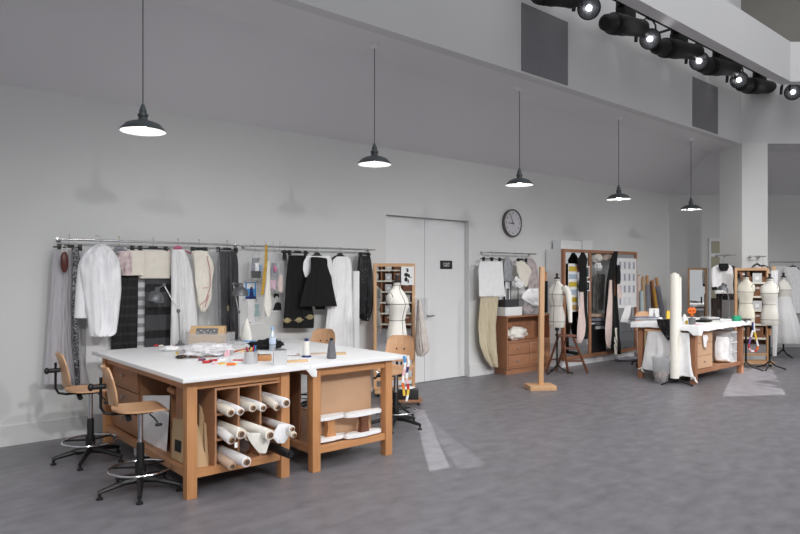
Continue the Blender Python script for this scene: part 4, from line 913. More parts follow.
m = M(); m.lathe([(RD, 0), (RD, .06), (RD-.012, .068), (RD-.022, .06), (RD-.022, .045)], rot=ROTX90, seg=48, cap=False); m.done('case', CLOCKR, T)
m = M(); m.lathe([(RD-.02, .002), (RD-.02, .047)], rot=ROTX90, seg=48); m.done('dial', DIAL, T)
for k in range(1, 13):
    m = M(); a = pi/2-2*pi*k/12; text_into(m, str(k), .052, Matrix.Translation(Vector((.178*cos(a), -.0475, .178*sin(a)))) @ Matrix.Rotation(pi/2, 4, 'X'), extrude=.001); m.done('numeral', INK, T, smooth=0)
def hand(name, a, L, w_, y):
    d = Vector((cos(a), 0, sin(a))); n_ = Vector((-sin(a), 0, cos(a))); m = M()
    m.prism([-d*.03+n_*w_+Vector((0, y, 0)), d*L+n_*w_*.6+Vector((0, y, 0)), d*L-n_*w_*.6+Vector((0, y, 0)), -d*.03-n_*w_+Vector((0, y, 0))], (0, -.003, 0)); m.done(name, INK, T, smooth=0)
hand('hour_hand', pi/2-2*pi*8.93/12, .115, .008, -.05); hand('minute_hand', pi/2-2*pi*55.5/60, .17, .005, -.054)
m = M(); m.cyl((0, -.047, 0), (0, -.06, 0), .012); m.done('hub', INK, T)
"""SMALL CABINET CORNER"""
gar('white_cloth', [(261.5, 480, 502.5), (270, 478.5, 503), (284, 479, 504), (292, 479, 505), (296.5, 479, 505.5)], 7.22, WCLO, 'white cotton cloth clipped over the gold gauze on the short rail', 'cloth', .03, 2.5, .012, 50,)
gar('gold_gauze', [(290, 481, 499), (305, 480, 498), (325, 478.5, 496), (345, 480, 496.5), (358, 485, 497.5), (367, 491, 498)], 7.27, GOLDS, 'long pale gold gauze hanging below the white cloth', 'cloth', .06, 4, .02, 51)
def bagat(rows, mt, lab, seed, Y=7.3):
    m = M(); m.cloth(rows, ('y', Y), .05, 2, .01, 16, 5, seed); m.done('plastic_bag', mt, label=lab, cat='plastic bag', group='bags on the short rail', smooth=60)
bagat([(257, 506, 509), (264, 504, 512), (281, 504, 512.5)], mat('grey_bag', (158, 160, 166), .4, var=.2, scale=14), 'grey plastic bag hanging between the white cloth and cream bodice', 52, 7.34)
bagat([(258, 527, 532), (266, 527, 537), (292, 528, 540)], mat('blush_bag', (206, 188, 186), .4, c2=(150, 146, 152), scale=12), 'blush and grey plastic bag hanging right of the cream bodice', 53, 7.34)
gar('cream_bodice', [(261.5, 516.5, 524), (266, 516.5, 529), (271, 517, 531.5), (279, 520, 529), (287, 524, 526.5)], 7.24, CREAM, 'small cream bodice piece hanging above the orchid', 'bodice', .03, 1.5, .006, 54, 16)
CZ_ = 1.0; cA = fl(507, 375.5); cx0, cy0 = cA.x, cA.y; cx1 = cx0+1.2; cy1 = W-.03
T = thing('cabinet', 'small wooden cabinet with an open shelf and four drawers by the T-stand', 'cabinet', ((cx0+cx1)/2, (cy0+cy1)/2, 0))
t = .025
m = M(); m.b2((cx0, cy0, .1), (cx0+t, cy1, CZ_-t)); m.b2((cx1-t, cy0, .1), (cx1, cy1, CZ_-t)); m.b2((cx0+t, cy1-t, .1), (cx1-t, cy1, CZ_-t)); m.b2((cx0+t, cy0, .1), (cx1-t, cy1-t, .1+t)); m.b2((cx0+t, cy0+.0, .54), (cx1-t, cy1-t, .54+t)); m.done('body', REDX, T, world=True, smooth=0)
m = M(); m.b2((cx0-.01, cy0-.01, CZ_-t), (cx1+.01, cy1, CZ_)); m.done('top', REDX, T, world=True, smooth=0)
m = M(); m.b2((cx0+.02, cy0+.03, 0), (cx1-.02, cy1, .1)); m.done('plinth', REDX, T, world=True, smooth=0)
for i in range(2):
    for k in range(2):
        xa = cx0+t+.005+i*(1.2-2*t)/2; z = .13+k*.205
        d = M(); d.b2((xa, cy0-.006, z), (xa+(1.2-2*t)/2-.01, cy0+.012, z+.198), bev=.002); do = d.done('drawer', REDX, T, world=True)
        h = M(); h.lathe([(.007, 0), (.007, .014), (.016, .02), (.004, .028)], (xa+.25, cy0-.006, z+.1), 12, rot=ROTX90); h.done('knob', STEEL, do, world=True)
m = M(); blob(m, (cx0+.42, cy0+.15, .567), (.29, .1, .22), .3, 55, 26, 14); m.done('folded_cloth', IVORY, label='bundled white cloth lying on the open cabinet shelf', cat='cloth')
P = fl(508.5, 316.5, CZ_+.002); m = M(); m.b2((cx0+.0-.02, cy0+.02, CZ_+.002), (cx0+.43, cy0+.30, CZ_+.15), bev=.003); m.done('white_box', WPLAS, label='low white box on the left end of the small cabinet', cat='box')
T = thing('dark_box', 'dark grey lidded box standing on the low white box', 'box', (cx0+.18, cy0+.16, CZ_+.152))
m = M(); m.b2((-.175, -.12, 0), (.185, .12, .09)); m.done('body', SLATE, T, smooth=0); m = M(); m.b2((-.178, -.123, .09), (.188, .123, .12)); m.done('lid', SLATE, T, smooth=0)
T = thing('picture_frame', 'narrow black picture frame with a portrait, standing behind the dark box', 'picture frame', aty(507.5, 318, 7.37)); T.location.z = CZ_+.002; XF[T.name] = Matrix.Translation(T.location)
w_ = .17; h_ = .6
m = M(); m.b2((-w_/2, -.012, 0), (-w_/2+.014, .012, h_)); m.b2((w_/2-.014, -.012, 0), (w_/2, .012, h_)); m.b2((-w_/2+.014, -.012, 0), (w_/2-.014, .012, .014)); m.b2((-w_/2+.014, -.012, h_-.014), (w_/2-.014, .012, h_)); m.done('frame', BLACK, T, smooth=0)
m = M(); m.b2((-w_/2+.014, -.003, .014), (w_/2-.014, .003, h_-.014)); m.done('mount', PAPER, T, smooth=0)
m = M(); m.b2((-.04, -.005, .2), (.04, -.0035, .46)); m.done('portrait', MGREY, T, smooth=0)
P = Vector((cx0+.47, 7.26, CZ_+.002)); T = thing('orchid_vase', 'slim glass vase with white orchids on the small cabinet', 'vase', P)
m = M(); m.lathe([(.03, 0), (.034, .01), (.03, .1), (.028, .2), (.034, .22), (.03, .22), (.024, .1), (.002, .012)], seg=18, cap=False); m.done('vase', GLASSY, T)
m = M(); m.tube([(0, 0, .02), (.005, 0, .2), (.0, -.01, .44), (-.05, -.03, .58)], .005, 6); m.tube([(0, 0, .02), (.01, 0, .22), (.03, -.01, .46), (.07, -.02, .58)], .005, 6); m.done('stem', LEAFG, T)
for k in range(11):
    a = rnd.uniform(0, 6.28); c = Vector((rnd.uniform(-.1, .1), rnd.uniform(-.06, .02), rnd.uniform(.5, .66))); m = M()
    for q in range(5): m.ell(c+Vector((.028*cos(q*1.257+a), -.006, .028*sin(q*1.257+a))), (.024, .006, .02), 8, 5)
    m.done('flower', WCLO, T)
m = M()
for k in range(4): m.ell((.05+.03*k*(-1)**k, -.02, .02+.015*k), (.09, .03, .012), 10, 5, .8*k)
m.done('leaves', LEAFG, T)
T = thing('clear_bin', 'clear plastic storage bin on the right end of the small cabinet', 'bin', (cx0+.79, cy0+.19, CZ_+.002))
m = M(); a, b, h_ = .27, .15, .28; m.b2((-a, -b, 0), (a, b, .005)); m.b2((-a, -b, .005), (a, -b+.005, h_)); m.b2((-a, b-.005, .005), (a, b, h_)); m.b2((-a, -b+.005, .005), (-a+.005, b-.005, h_)); m.b2((a-.005, -b+.005, .005), (a, b-.005, h_)); m.done('tub', FROST, T, smooth=0)
m = M(); blob(m, (cx0+.74, cy0+.19, CZ_+.01), (.16, .1, .15), .3, 57); m.done('pink_fabric', PINK, label='pink fabric bundle inside the clear storage bin', cat='fabric')
m = M(); blob(m, (cx0+.92, cy0+.19, CZ_+.01), (.1, .1, .22), .3, 58); m.done('taupe_fabric', TERRA, label='taupe fabric bundle at the right in the clear storage bin', cat='fabric')
m = M(); m.cloth([(288.5, 529, 540), (292, 524, 541.5), (298, 522, 542), (302, 528, 541), (306, 534, 539)], ('y', cy0+.02), .035, 2, .02, 24, 6, 59, wr=1.2); m.done('draped_cloth', WCLO, label='white cloth draped over the front of the clear storage bin', cat='cloth', smooth=60)
# rolls standing behind the bin
for k, (x, y0, mt, nm) in enumerate(((545, 272, OAKZ, 'wooden core roll wrapped in black, behind the clear bin'), (541.5, 281, PINK, 'pink fabric roll standing behind the T-stand'))):
    A = aty(x, y0, 7.33); m = M(); m.cyl((A.x, 7.33, CZ_+.002), (A.x, 7.33, A.z), .035, seg=14)
    if k == 0:
        zz = aty(x, 281, 7.33).z; m.cyl((A.x, 7.33, CZ_+.002), (A.x, 7.33, zz), .05, seg=14, mi=1)
    m.done('cloth_roll', [mt, BCLO], label=nm, cat='fabric roll')
"""T-STAND, STEP STOOL, DRESS FORM"""
P = fl(540.5, 389); T = thing('wooden_stand', 'tall square wooden post on a flat wooden base, standing alone', 'stand', (P.x, P.y, 0), CAMR+.12)
m = M(); m.b2((-.205, -.15, 0), (.195, .15, .07), bev=.003); m.done('base', MIRF, T)
m = M(); R3 = Matrix.Rotation(.012, 3, 'Y'); m.box(R3 @ Vector((0, 0, .94))+Vector((0, 0, 0)), (.07, .07, 1.77), rot=R3, bev=.003); m.done('post', MIRF, T)
P = fl(557, 373.5); P.z = 0
dress_form(P, CAMR-.85, 'white dress form with one padded arm before the wardrobe', IVORY, .80, arm=True)
a = fl(568, 373); b = fl(587.5, 374); rr = fl(549, 371)
c = (a+b)/2
T = thing('step_stool', 'dark wooden two-step stool beside the white dress form', 'step stool', (c.x, c.y, 0), CAMR)
hw = .17; zt = .66
# local: x right, y away; the front legs lean right, the rear legs lean left
dx = Vector((1, 0, 0)); F0, F1 = Vector((-.16, 0, 0)), Vector((.18, .02, 0)); tf0, tf1 = Vector((-.26, .06, zt-.03)), Vector((-.06, .08, zt-.03))
for p, q in ((F0, tf0), (F1, tf1)):
    m = M(); m.tube([p, q], .022, 4); m.done('front_leg', WALN, T, smooth=0)
for p, q in ((Vector((-.52, .12, 0)), Vector((-.31, .1, zt-.03))), (Vector((-.3, .3, 0)), Vector((-.12, .24, zt-.03)))):
    m = M(); m.tube([p, q], .02, 4); m.done('rear_leg', WALN, T, smooth=0)
for k, f in enumerate((.33, .68)):
    p = F0.lerp(tf0, f); q = F1.lerp(tf1, f); m = M(); c_ = (p+q)/2; m.box(c_+Vector((0, .03, 0)), ((q-p).length, .1, .025)); m.done('tread', WALN, T, smooth=0)
m = M(); m.b2((-.33, .0, zt-.03), (-.02, .26, zt), bev=.003); m.done('top_step', WALN, T)
m = M(); m.tube([Vector((-.45, .11, .22)), Vector((-.25, .28, .22))], .012, 6); m.done('brace', WALN, T)
"""WARDROBE"""
wy = 7.0; wx0 = aty(564, 300, wy).x; wx1 = aty(637, 300, wy).x; wz = 2.18; pz = .13
bw = (wx1-wx0)/3; t = .05
T = thing('wardrobe', 'large wooden three-bay wardrobe with open middle door, against the long wall', 'wardrobe', ((wx0+wx1)/2, 7.2, 0))
m = M(); m.b2((wx0, wy+.06, pz), (wx0+.02, W-.02, wz)); m.b2((wx1-.02, wy+.06, pz), (wx1, W-.02, wz)); m.b2((wx0+.02, wy+.06, wz-.02), (wx1-.02, W-.02, wz)); m.b2((wx0+.02, wy+.06, pz), (wx1-.02, W-.02, pz+.02)); m.b2((wx0+.02, W-.04, pz+.02), (wx1-.02, W-.02, wz-.02)); m.done('carcass', WPLAS, T, world=True, smooth=0)
m = M(); m.b2((wx0+.0, wy+.05, 0), (wx1-.03, W-.02, pz)); m.done('plinth', WPLAS, T, world=True, smooth=0)
m = M()
for k in range(2): m.b2((wx0+bw*(k+1)-.01, wy+.06, pz+.02), (wx0+bw*(k+1)+.01, W-.04, wz-.02))
m.done('divider', WPLAS, T, world=True, smooth=0)
m = M(); m.b2((wx0-.005, wy, pz), (wx0+t, wy+.06, wz)); m.b2((wx1-t, wy, pz), (wx1+.005, wy+.06, wz)); m.b2((wx0+t, wy, wz-.055), (wx1-t, wy+.06, wz)); m.b2((wx0+t, wy, pz), (wx1-t, wy+.06, pz+.06))
for k in (1, 2): m.b2((wx0+bw*k-t/2-.012, wy+.006, pz+.06), (wx0+bw*k+t/2+.012, wy+.06, wz-.055))
m.done('face_frame', REDX, T, world=True, smooth=0)
m = M(); m.cyl((wx0+bw+.03, W-.22, 2.02), (wx0+2*bw-.03, W-.22, 2.02), .012); m.done('hanging_rod', CHROME, T, world=True)
for k, nm in ((0, 'mirrored wardrobe door'), (2, 'mirrored wardrobe door')):
    x0, x1 = wx0+bw*k+(t if k == 0 else .04), wx0+bw*(k+1)-(t if k == 2 else .04)
    m = M(); m.b2((x0, wy+.02, pz+.065), (x1, wy+.045, wz-.06)); d = m.done('door', MIRROR, T, world=True, smooth=0); d['label'] = nm
m = M(); x0 = wx0+bw-.02
h = M(); h.lathe([(.008, 0), (.008, .02), (.018, .03), (.004, .036)], (x0, wy+.006, 1.05), 12, rot=ROTX90); h.done('knob', STEEL, T, world=True)
for (xa, xb, yt, Y0, lab) in ((561, 581.5, 240.3, 7.2, 'long low white box on top of the wardrobe'), (582.5, 592.5, 240.3, 7.2, 'white box on the wardrobe next to the long low one')):
    A = aty(xa, yt, Y0); B = aty(xb, yt, Y0); T2 = thing('white_box', lab, 'box', ((A.x+B.x)/2, Y0+.09, wz+.003))
    w_ = (B.x-A.x)/2; h_ = A.z-wz
    m = M(); m.b2((-w_, -.09, 0), (w_, .09, h_-.06)); m.done('body', WPLAS, T2, smooth=0); m = M(); m.b2((-w_-.004, -.094, h_-.06), (w_+.004, .094, h_)); m.done('lid', WPLAS, T2, smooth=0)
# sheets with swatches on the left door
def sheet(pa, pb, Y, mts, lab, cat, deco, name='paper_sheet', th=.004):
    A = aty(*pa, Y); B = aty(*pb, Y); w_ = B.x-A.x; h_ = A.z-B.z; m = M(); m.b2((A.x, Y, B.z), (B.x, Y+th, A.z))
    for (u0, v0, u1, v1, mi) in deco: m.b2((A.x+u0*w_, Y-.002-.0004*mi, B.z+v0*h_), (A.x+u1*w_, Y+.001, B.z+v1*h_), mi=mi)
    return m.done(name, mts, label=lab, cat=cat, smooth=0)
dg = []
for k in range(6):
    v = .04+.16*k; dg.append((.06, v, .94, v+.1, (1, 2, 3, 2, 3, 2)[k] if k else 4))
sheet((568.3, 263.5), (577.5, 311.5), 6.99, [PAPER, flat('pale_grey_swatch', (200, 204, 210)), flat('ochre_swatch', (204, 178, 60)), flat('blue_grey_swatch', (170, 186, 204)), flat('tan_swatch', (206, 172, 110))], 'long white sheet of ochre and grey swatches on the left wardrobe door', 'swatch sheet', dg)
sheet((577.5, 264), (579.5, 272), 6.975, [flat('pink_note', (230, 150, 180))], 'small pink note at the top of the swatch sheet', 'note', [])
sheet((582.5, 266), (589.5, 278), 6.985, [PAPER, MGREY, INK], 'black and white photo at eye level on the left wardrobe door', 'photo', [(.3, .1, .7, .8, 2), (.1, .1, .9, .9, 1)])
sheet((581.5, 281), (590, 291), 6.985, [PAPER, INK, MGREY], 'dark photo below the other on the left wardrobe door', 'photo', [(.1, .1, .9, .85, 1), (.25, .3, .4, .7, 2), (.6, .3, .75, .7, 2)])
# black hanger garment and pink drape in front of the left door
gar('black_dress', [(252.5, 581.5, 583.5), (256, 579.5, 586), (260.5, 577, 587.5), (270, 579.5, 586), (285, 579, 587), (310, 580, 587), (330, 580.5, 589), (339, 583, 587)], 6.92, BCLO, 'narrow black dress hanging before the left wardrobe door', 'dress', .05, 2.5, .012, 61, 20)
arm_hanger(581.5, 258.5, .11, 'black hanger on the left wardrobe door', Y=6.92, zr=2.14, drop=.08)
gar('pink_drape', [(292, 580, 583), (310, 579, 584), (325, 577.5, 585.5), (336, 577, 584.5), (343, 577.5, 580.5)], 6.86, PINK, 'dusty pink chiffon hanging over the black dress at the left door', 'fabric', .04, 3, .012, 62, 18)
# middle bay contents
for k, (x, y, rx_, mt, lab) in enumerate(((597, 258, .13, IVORY, 'cream puffy hat at the top left of the open wardrobe bay'), (606, 257, .12, flat('blush_hat', (224, 206, 196), .9), 'blush puffy hat at the top right of the open wardrobe bay'), (597.5, 267, .09, WCLO, 'white crumpled hat under the two puffy hats'))):
    P = aty(x, y, 7.1); m = M(); blob(m, P-Vector((0, 0, .08)), (rx_, .09, .17), .4, 70+k, 20, 12); m.done('hat', mt, label=lab, cat='hat')
gar('grey_coat', [(274, 595, 604.5), (290, 593.5, 604), (310, 593, 603)], 7.2, mat('silver_grey', (120, 116, 112), .6, c2=(60, 58, 58), scale=10, stretch=(6, 6, .5)), 'silvery grey coat hanging in the open wardrobe bay', 'coat', .08, 4, .03, 63)
gar('black_gown', [(251.5, 614.5, 617), (258, 611, 617), (268, 609, 615.5), (285, 606, 614), (305, 604.5, 614.5), (328, 605, 617), (343, 609, 620), (354, 616, 620)], 6.9, BCLO, 'black gown hanging from the open wardrobe bay', 'dress', .06, 3, .02, 64, 26)
gar('pink_strip', [(280, 609.5, 611.5), (300, 608, 612), (325, 605.5, 612), (340, 605.5, 611), (348, 607, 609.5)], 6.83, PINK, 'dusty pink chiffon strip falling down the black gown', 'fabric', .04, 3, .012, 65, 16)
for k in range(4):
    A = aty(593, 326-4*k, 7.12); m = M(); m.b2((A.x+.0, 7.02, A.z-.06), (A.x+.38, 7.3, A.z-.002), bev=.012); m.done('folded_fabric', [LGREY, MGREY, LILAC, TAN][k], label='%s folded fabric in the stack inside the open wardrobe bay' % ['lowest pale grey', 'second, dark grey', 'third, lilac grey', 'topmost tan'][k], cat='folded fabric', group='folded fabric in the wardrobe')
m = M(); m.b2((wx0+bw+.05, 7.07, pz+.022), (wx0+2*bw-.22, 7.35, .74)); m.done('black_chest', BLACK, label='black box at the bottom of the open wardrobe bay', cat='box', smooth=0)
m = M(); m.b2((wx0+bw+.045, 7.08, .745), (wx0+2*bw-.045, W-.045, .76)); m.done('wardrobe_shelf', WPLAS, bpy.data.objects['wardrobe'], world=True, smooth=0)
# right door: sheet with a grid of sketches and things hung there
dg = []
for r_ in range(4):
    for c_ in range(4):
        if r_ == 0 and c_ == 3: continue
        u = .06+.235*c_; v = .05+.24*r_
        dg += [(u, v, u+.17, v+.17, 1)]
        if not (r_ == 0 and c_ > 0): dg += [(u+.05, v+.02, u+.12, v+.15, 2)]
sheet((617.2, 258), (636.5, 307), 6.985, [PAPER, flat('sketch_ground', (222, 222, 228)), flat('sketch_ink', (150, 154, 170))], 'big white sheet with a grid of fashion sketches on the right wardrobe door', 'sketch sheet', dg, 'sketch_sheet')
gar('black_glove', [(265, 617.5, 619.5), (272, 616.5, 620.5), (282, 616.5, 620), (290, 617, 619)], 6.9, BCLO, 'small black glove hanging over the sketch sheet', 'glove', .03, 1.5, .01, 66, 12)
gar('pink_scrap', [(284, 617.5, 620), (291, 617, 621), (298, 618, 622)], 6.86, PINK, 'pink fabric scrap below the black glove', 'fabric', .03, 2, .01, 67, 12)
gar('black_scarf', [(296, 614.5, 617), (320, 615, 619), (345, 615.5, 620)], 6.93, BCLO, 'black scarf hanging at the edge of the right wardrobe door', 'scarf', .03, 2, .01, 68, 14)
gar('white_strip', [(328, 615, 617), (345, 614, 617.5), (355, 614.5, 617)], 6.86, CREAM, 'cream cloth strip at the bottom of the black gown', 'cloth', .02, 2, .006, 69, 10)
P = [pt(620, 322, 12.75), pt(625, 307, 12.75), pt(632, 304.5, 12.75), pt(628, 322.5, 12.75)]; m = M(); m.prism(P, Vector((FX, FY, 0))*.012); m.done('white_folder', PAPER, label='white folder tilted below the sketch sheet', cat='folder', smooth=0)
P = fl(628, 361); m = M(); blob(m, P, (.3, .1, .08), .4, 73, 26, 10, rz=CAMR+.35); m.done('grey_fabric_pile', LILAC, label='grey fabric pile on the floor at the wardrobe foot', cat='fabric')
# rolls leaning in the corner
RL = [(638.8, 275, 638.2, PINK, 'pink fabric roll leaning nearest the wardrobe', .045, PINK), (643, 276.5, 643.8, KRAFT, 'kraft paper roll beside the pink fabric roll', .04, KRAFT), (641.6, 290, 642.2, flat('pale_blue_cloth', (190, 206, 212), .9), 'short pale blue roll in front of the kraft roll', .04, flat('pale_blue_cloth', (190, 206, 212))), (647, 275.5, 648, LILAC, 'grey fabric roll with a tan core, third from the wardrobe', .055, OAKZ), (651, 280, 653.5, BROWN, 'thin dark brown roll beside the yellow ochre roll', .035, BROWN), (652.8, 280, 657.5, flat('ochre_cloth', (196, 146, 62), .8), 'yellow ochre roll leaning to the right', .035, OAKZ), (656, 277.5, 663, LILAC, 'grey roll with a tan core, leaning furthest right', .055, OAKZ)]
for k, (xt, yt, xb, mt, lab, r, cm) in enumerate(RL):
    Yk = 7.28-(.12 if k in (2, 5) else .0)-.02*(k % 2); A = aty(xt, yt, Yk+.03); B = aty(xb, 330, Yk-.1); B.z = 0; B = B+(B-A)*.0
    f = aty(xb, 318, Yk-.05); s_ = (A.z)/(A.z-f.z); B = A+(f-A)*s_; B.z = .012
    T = thing('cloth_roll', lab, 'fabric roll', B, 0, 'fabric rolls leaning in the corner')
    m = M(); m.cyl(B, A.lerp(B, .12 if cm is OAKZ else .02), r, seg=16); m.done('roll', mt, T, world=True)
    m = M(); m.cyl(A.lerp(B, .13 if cm is OAKZ else .02), A, r*.6, seg=14); m.done('core', cm if cm is not mt else CORE, T, world=True)
"""FAR WORKTABLE"""
TC = thing('worktable', 'worktable under a white cloth with drawers below, in front of the mirror', 'worktable', (10.9, 5.1, 0))
table_frame(TC, 10.01, 11.83, 4.6, 5.56, .885, REDZ, REDX, REDX)
m = M(); m.b2((9.95, 4.54, .885), (11.89, 5.62, .91)); m.done('tabletop', OAKX, TC, world=True, smooth=0)
m = M(); m.b2((10.09, 4.66, .21), (10.72, 5.1, .83)); m.done('drawer_case', REDZ, TC, world=True, smooth=0)
for k in range(3):
    z = .22+k*.203
    d = M(); d.b2((10.11, 4.645, z), (10.71, 4.66, z+.195)); do = d.done('drawer', MDF, TC, world=True, smooth=0)
    h = M(); h.lathe([(.008, 0), (.008, .014), (.018, .02), (.004, .028)], (10.41, 4.645, z+.1), 12, rot=ROTX90); h.done('knob', STEEL, do, world=True)
    if k == 2:
        h = M(); h.cloth([(335, 703.5, 706.5), (338, 703, 708), (343, 703.5, 706), (347, 704, 706)], ('y', 4.62), .03, 2, .006, 10, 5, 4); h.done('knob_ribbon', WCLO, do, world=True)
# the white cover cloth
m = M(); X0, X1, Y0, Y1 = 9.935, 11.91, 4.525, 5.635; ztop = .922
per = []
N_ = 30
for k in range(N_): per.append((X0+(X1-X0)*k/N_, Y0, 0, -1))
for k in range(16): per.append((X1, Y0+(Y1-Y0)*k/16, 1, 0))
for k in range(N_): per.append((X1-(X1-X0)*k/N_, Y1, 0, 1))
for k in range(16): per.append((X0, Y1-(Y1-Y0)*k/16, -1, 0))
def hemz(k, x, y):
    base = .085 + .03*mn.noise(Vector((x*2.2, y*2.2, 3.1)))
    if k in (0, len(per)-1, 1): base += .07
    return base
rs = [[Vector((x, y, ztop)) for x, y, a, b in per],
      [Vector((x+a*.012, y+b*.012, ztop-.015)) for x, y, a, b in per],
      [Vector((x+a*(.02+.012*sin(k*1.7)), y+b*(.02+.012*sin(k*1.7)), ztop-hemz(k, x, y))) for k, (x, y, a, b) in enumerate(per)],
      [Vector((x+a*(.016+.012*sin(k*1.7)), y+b*(.016+.012*sin(k*1.7)), ztop-hemz(k, x, y)+.001)) for k, (x, y, a, b) in enumerate(per)],
      [Vector((x+a*.008, y+b*.008, ztop-.015)) for x, y, a, b in per],
      [Vector((x, y, ztop-.008)) for x, y, a, b in per]]
m.rings(rs); m.done('cover_cloth', WCLO, label='white cloth with a ragged hem covering the far worktable', cat='cloth')
FZ = .9235
def tf(px, py): return fl(px, py, FZ)
gar('cloth_sling', [(331, 648, 689.5, 333), (345, 645.5, 690, 349), (360, 643, 691.5, 367), (368.5, 641.5, 694, 377.5)], 0, WCLO, 'white fabric sling hung between the left legs of the far worktable', 'fabric sling', .06, 3, .02, 81, 34, pl=('x', 9.97))
for k, (x, y) in enumerate(((641.5, 368), (694.5, 378))):
    P = atx(x, y, 9.99); m = M(); m.ell(P, (.02, .02, .02), 8, 6); m.tube([P, P+Vector((-.03, -.03, -.05))], .009, 5); m.tube([P, P+Vector((.01, -.04, -.07))], .009, 5); m.tube([P, P+Vector((-.02, .05, -.02))], .008, 5); m.done('sling_knot', WCLO, bpy.data.objects['cloth_sling'], world=True)
# under the table
T = thing('drawer_tower', 'white plastic drawer tower on the shelf of the far worktable', 'drawer unit', (11.6, 4.87, .203))
w_, d_, h_ = .13, .2, .53
m = M(); m.b2((-w_, -d_, 0), (-w_+.01, d_, h_)); m.b2((w_-.01, -d_, 0), (w_, d_, h_)); m.b2((-w_+.01, d_-.01, 0), (w_-.01, d_, h_)); m.b2((-w_+.01, -d_, h_-.012), (w_-.01, d_-.01, h_)); m.b2((-w_+.01, -d_, 0), (w_-.01, d_-.01, .012)); m.done('case', WPLAS, T, smooth=0)
for k in range(3):
    m = M(); z = .016+k*.168; m.b2((-w_+.014, -d_-.006, z), (w_-.014, d_-.02, z+.158)); do = m.done('drawer', FROST, T, smooth=0)
    m = M(); m.b2((-w_+.012, -d_-.014, z+.15), (w_-.012, -d_-.006, z+.164)); m.done('pull', WPLAS, do, smooth=0)
P = fl(721, 365, .2); m = M(); m.cloth([(336.5, 716, 729.5), (342, 715, 730), (352, 715, 729.5), (360, 716, 729.5), (362, 719, 728.5)], ('y', 4.82), .2, 2, .02, 30, 7, 83, wr=1.5); m.done('white_bundle', WCLO, label='bundled white cloth beside the plastic drawer tower', cat='cloth')
for k in range(2):
    m = M(); m.box((10.76+.05*k, 4.85, .2025+.19+.02*k), (.018, .26, .38+.04*k), rot=Matrix.Rotation(.06, 3, 'Y')); m.done('pattern_board', BOARD, label=('pale wooden board leaning next to the far table drawers', 'pale wooden board leaning against the white bundle')[k], cat='board', group='boards under the far worktable', smooth=0)
# on the table
P = tf(643, 320); T = None
for k in range(3):
    m = M(); m.box((P.x+.02*k, P.y-.0, FZ+.008+.018*k), (.4, .26, .014), rz=CAMR+.05*k); m.done('document_folder', [LILAC, LGREY, flat('slate_blue', (130, 134, 156))][k], label=['lowest grey folder in the stack at the left of the far table', 'middle pale folder in the stack at the left of the far table', 'topmost slate blue folder of the stack on the far table'][k], cat='folder', group='folders on the far worktable', smooth=0)
P = tf(658, 320); m = M(); blob(m, P, (.1, .07, .05), .4, 84); m.done('crumpled_paper', PAPER, label='crumpled white paper right of the folder stack', cat='paper')
gar('sequin_cloth', [(319, 656.5, 670, 319), (325, 658, 671), (332, 662, 671), (340, 667.5, 670.5)], 0, SEQB, 'black sequin cloth hanging over the left edge of the far table', 'cloth', .03, 2, .012, 85, 18, pl=('x', 9.875))
for (x, y, hh, mt, lab, cat, r) in ((668.2, 320, .16, YEL, 'yellow box behind the tall white roll', 'box', .03), (684.5, 321, .12, WPLAS, 'small white bottle just right of the tall white roll', 'bottle', .03), (686.5, 324, .07, YEL, 'small yellow spool before the white bottle', 'spool', .022)):
    P = tf(x, y); m = M()
    if cat == 'box': m.box(P+Vector((0, 0, hh/2)), (.06, .05, hh), rz=CAMR)
    else: m.lathe([(r, 0), (r, hh*.7), (r*.4, hh*.85), (r*.4, hh)], P, 14)
    m.done(cat if cat != 'bottle' else 'glue_bottle', mt, label=lab, cat=cat)
P = tf(692, 324.5); T = thing('tool_pot', 'small dark pot holding orange handled scissors on the far table', 'pot', P)
m = M(); m.lathe([(.05, 0), (.055, .1), (.05, .1), (.045, .008), (.002, .006)], seg=18, cap=False); m.done('pot', MGREY, T)
for k in range(3):
    o = thing('scissors', 'orange handled scissors standing in the dark pot on the far table', 'scissors', P+Vector((-.03+.03*k, .01*(k-1), .01)), CAMR+.3*k, 'scissors in the pot')
    m = M(); m.box((0, 0, .07), (.014, .006, .13)); m.done('blade', STEEL, o)
    for s_ in (-1, 1):
        m = M(); m.torus((.03*s_, 0, .2+.02*(k == 1)), .028, .012, 18, rot=ROTX90); m.tube([(0, 0, .12), (.012*s_, 0, .17)], .01, 6); m.done('handle', ORANGE, o)
for k in range(3):
    P = tf(709.5, 321.3); m = M(); m.box((P.x+.01*k, P.y, FZ+.012+.024*k), (.28-.03*k, .2, .022), rz=CAMR+.06*k); m.done('book', [LGREY, MGREY, LGREY][k], label=['lowest pale book of the flat stack beside the desk lamp', 'grey middle book of the flat stack beside the desk lamp', 'topmost pale book of the flat stack beside the desk lamp'][k], cat='book', group='books on the far worktable', smooth=0)
P = tf(718.5, 320.5); m = M(); m.box(P+Vector((0, 0, .09)), (.03, .05, .18), rz=CAMR, bev=.006); m.done('black_device', BLACK, label='black upright handheld device between the books and green box', cat='device')
P = tf(702, 322); m = M(); blob(m, P, (.16, .09, .04), .4, 86, rz=CAMR); m.done('black_cloth', BCLO, label='small black cloth lying right of the orange scissors', cat='cloth')
for k, (x, y, w_, mt, lab) in enumerate(((712, 323, .22, CREAM, 'cream paper lying flat before the stack of books'), (726, 322, .16, PAPER, 'white paper lying between the black device and green box'), (698, 324.8, .1, ROSE, 'pink paper lying in front of the small black cloth'))):
    P = tf(x, y); m = M(); m.box((P.x, P.y, FZ+.004), (w_, .14, .007), rz=CAMR+.2*k); m.done('paper_sheet', mt, label=lab, cat='paper', smooth=0)
P = tf(736.5, 321); m = M(); m.box(P+Vector((0, 0, .045)), (.12, .08, .09), rz=CAMR+.1, bev=.004); m.done('green_box', GREEN, label='small green box near the right end of the far table', cat='box')
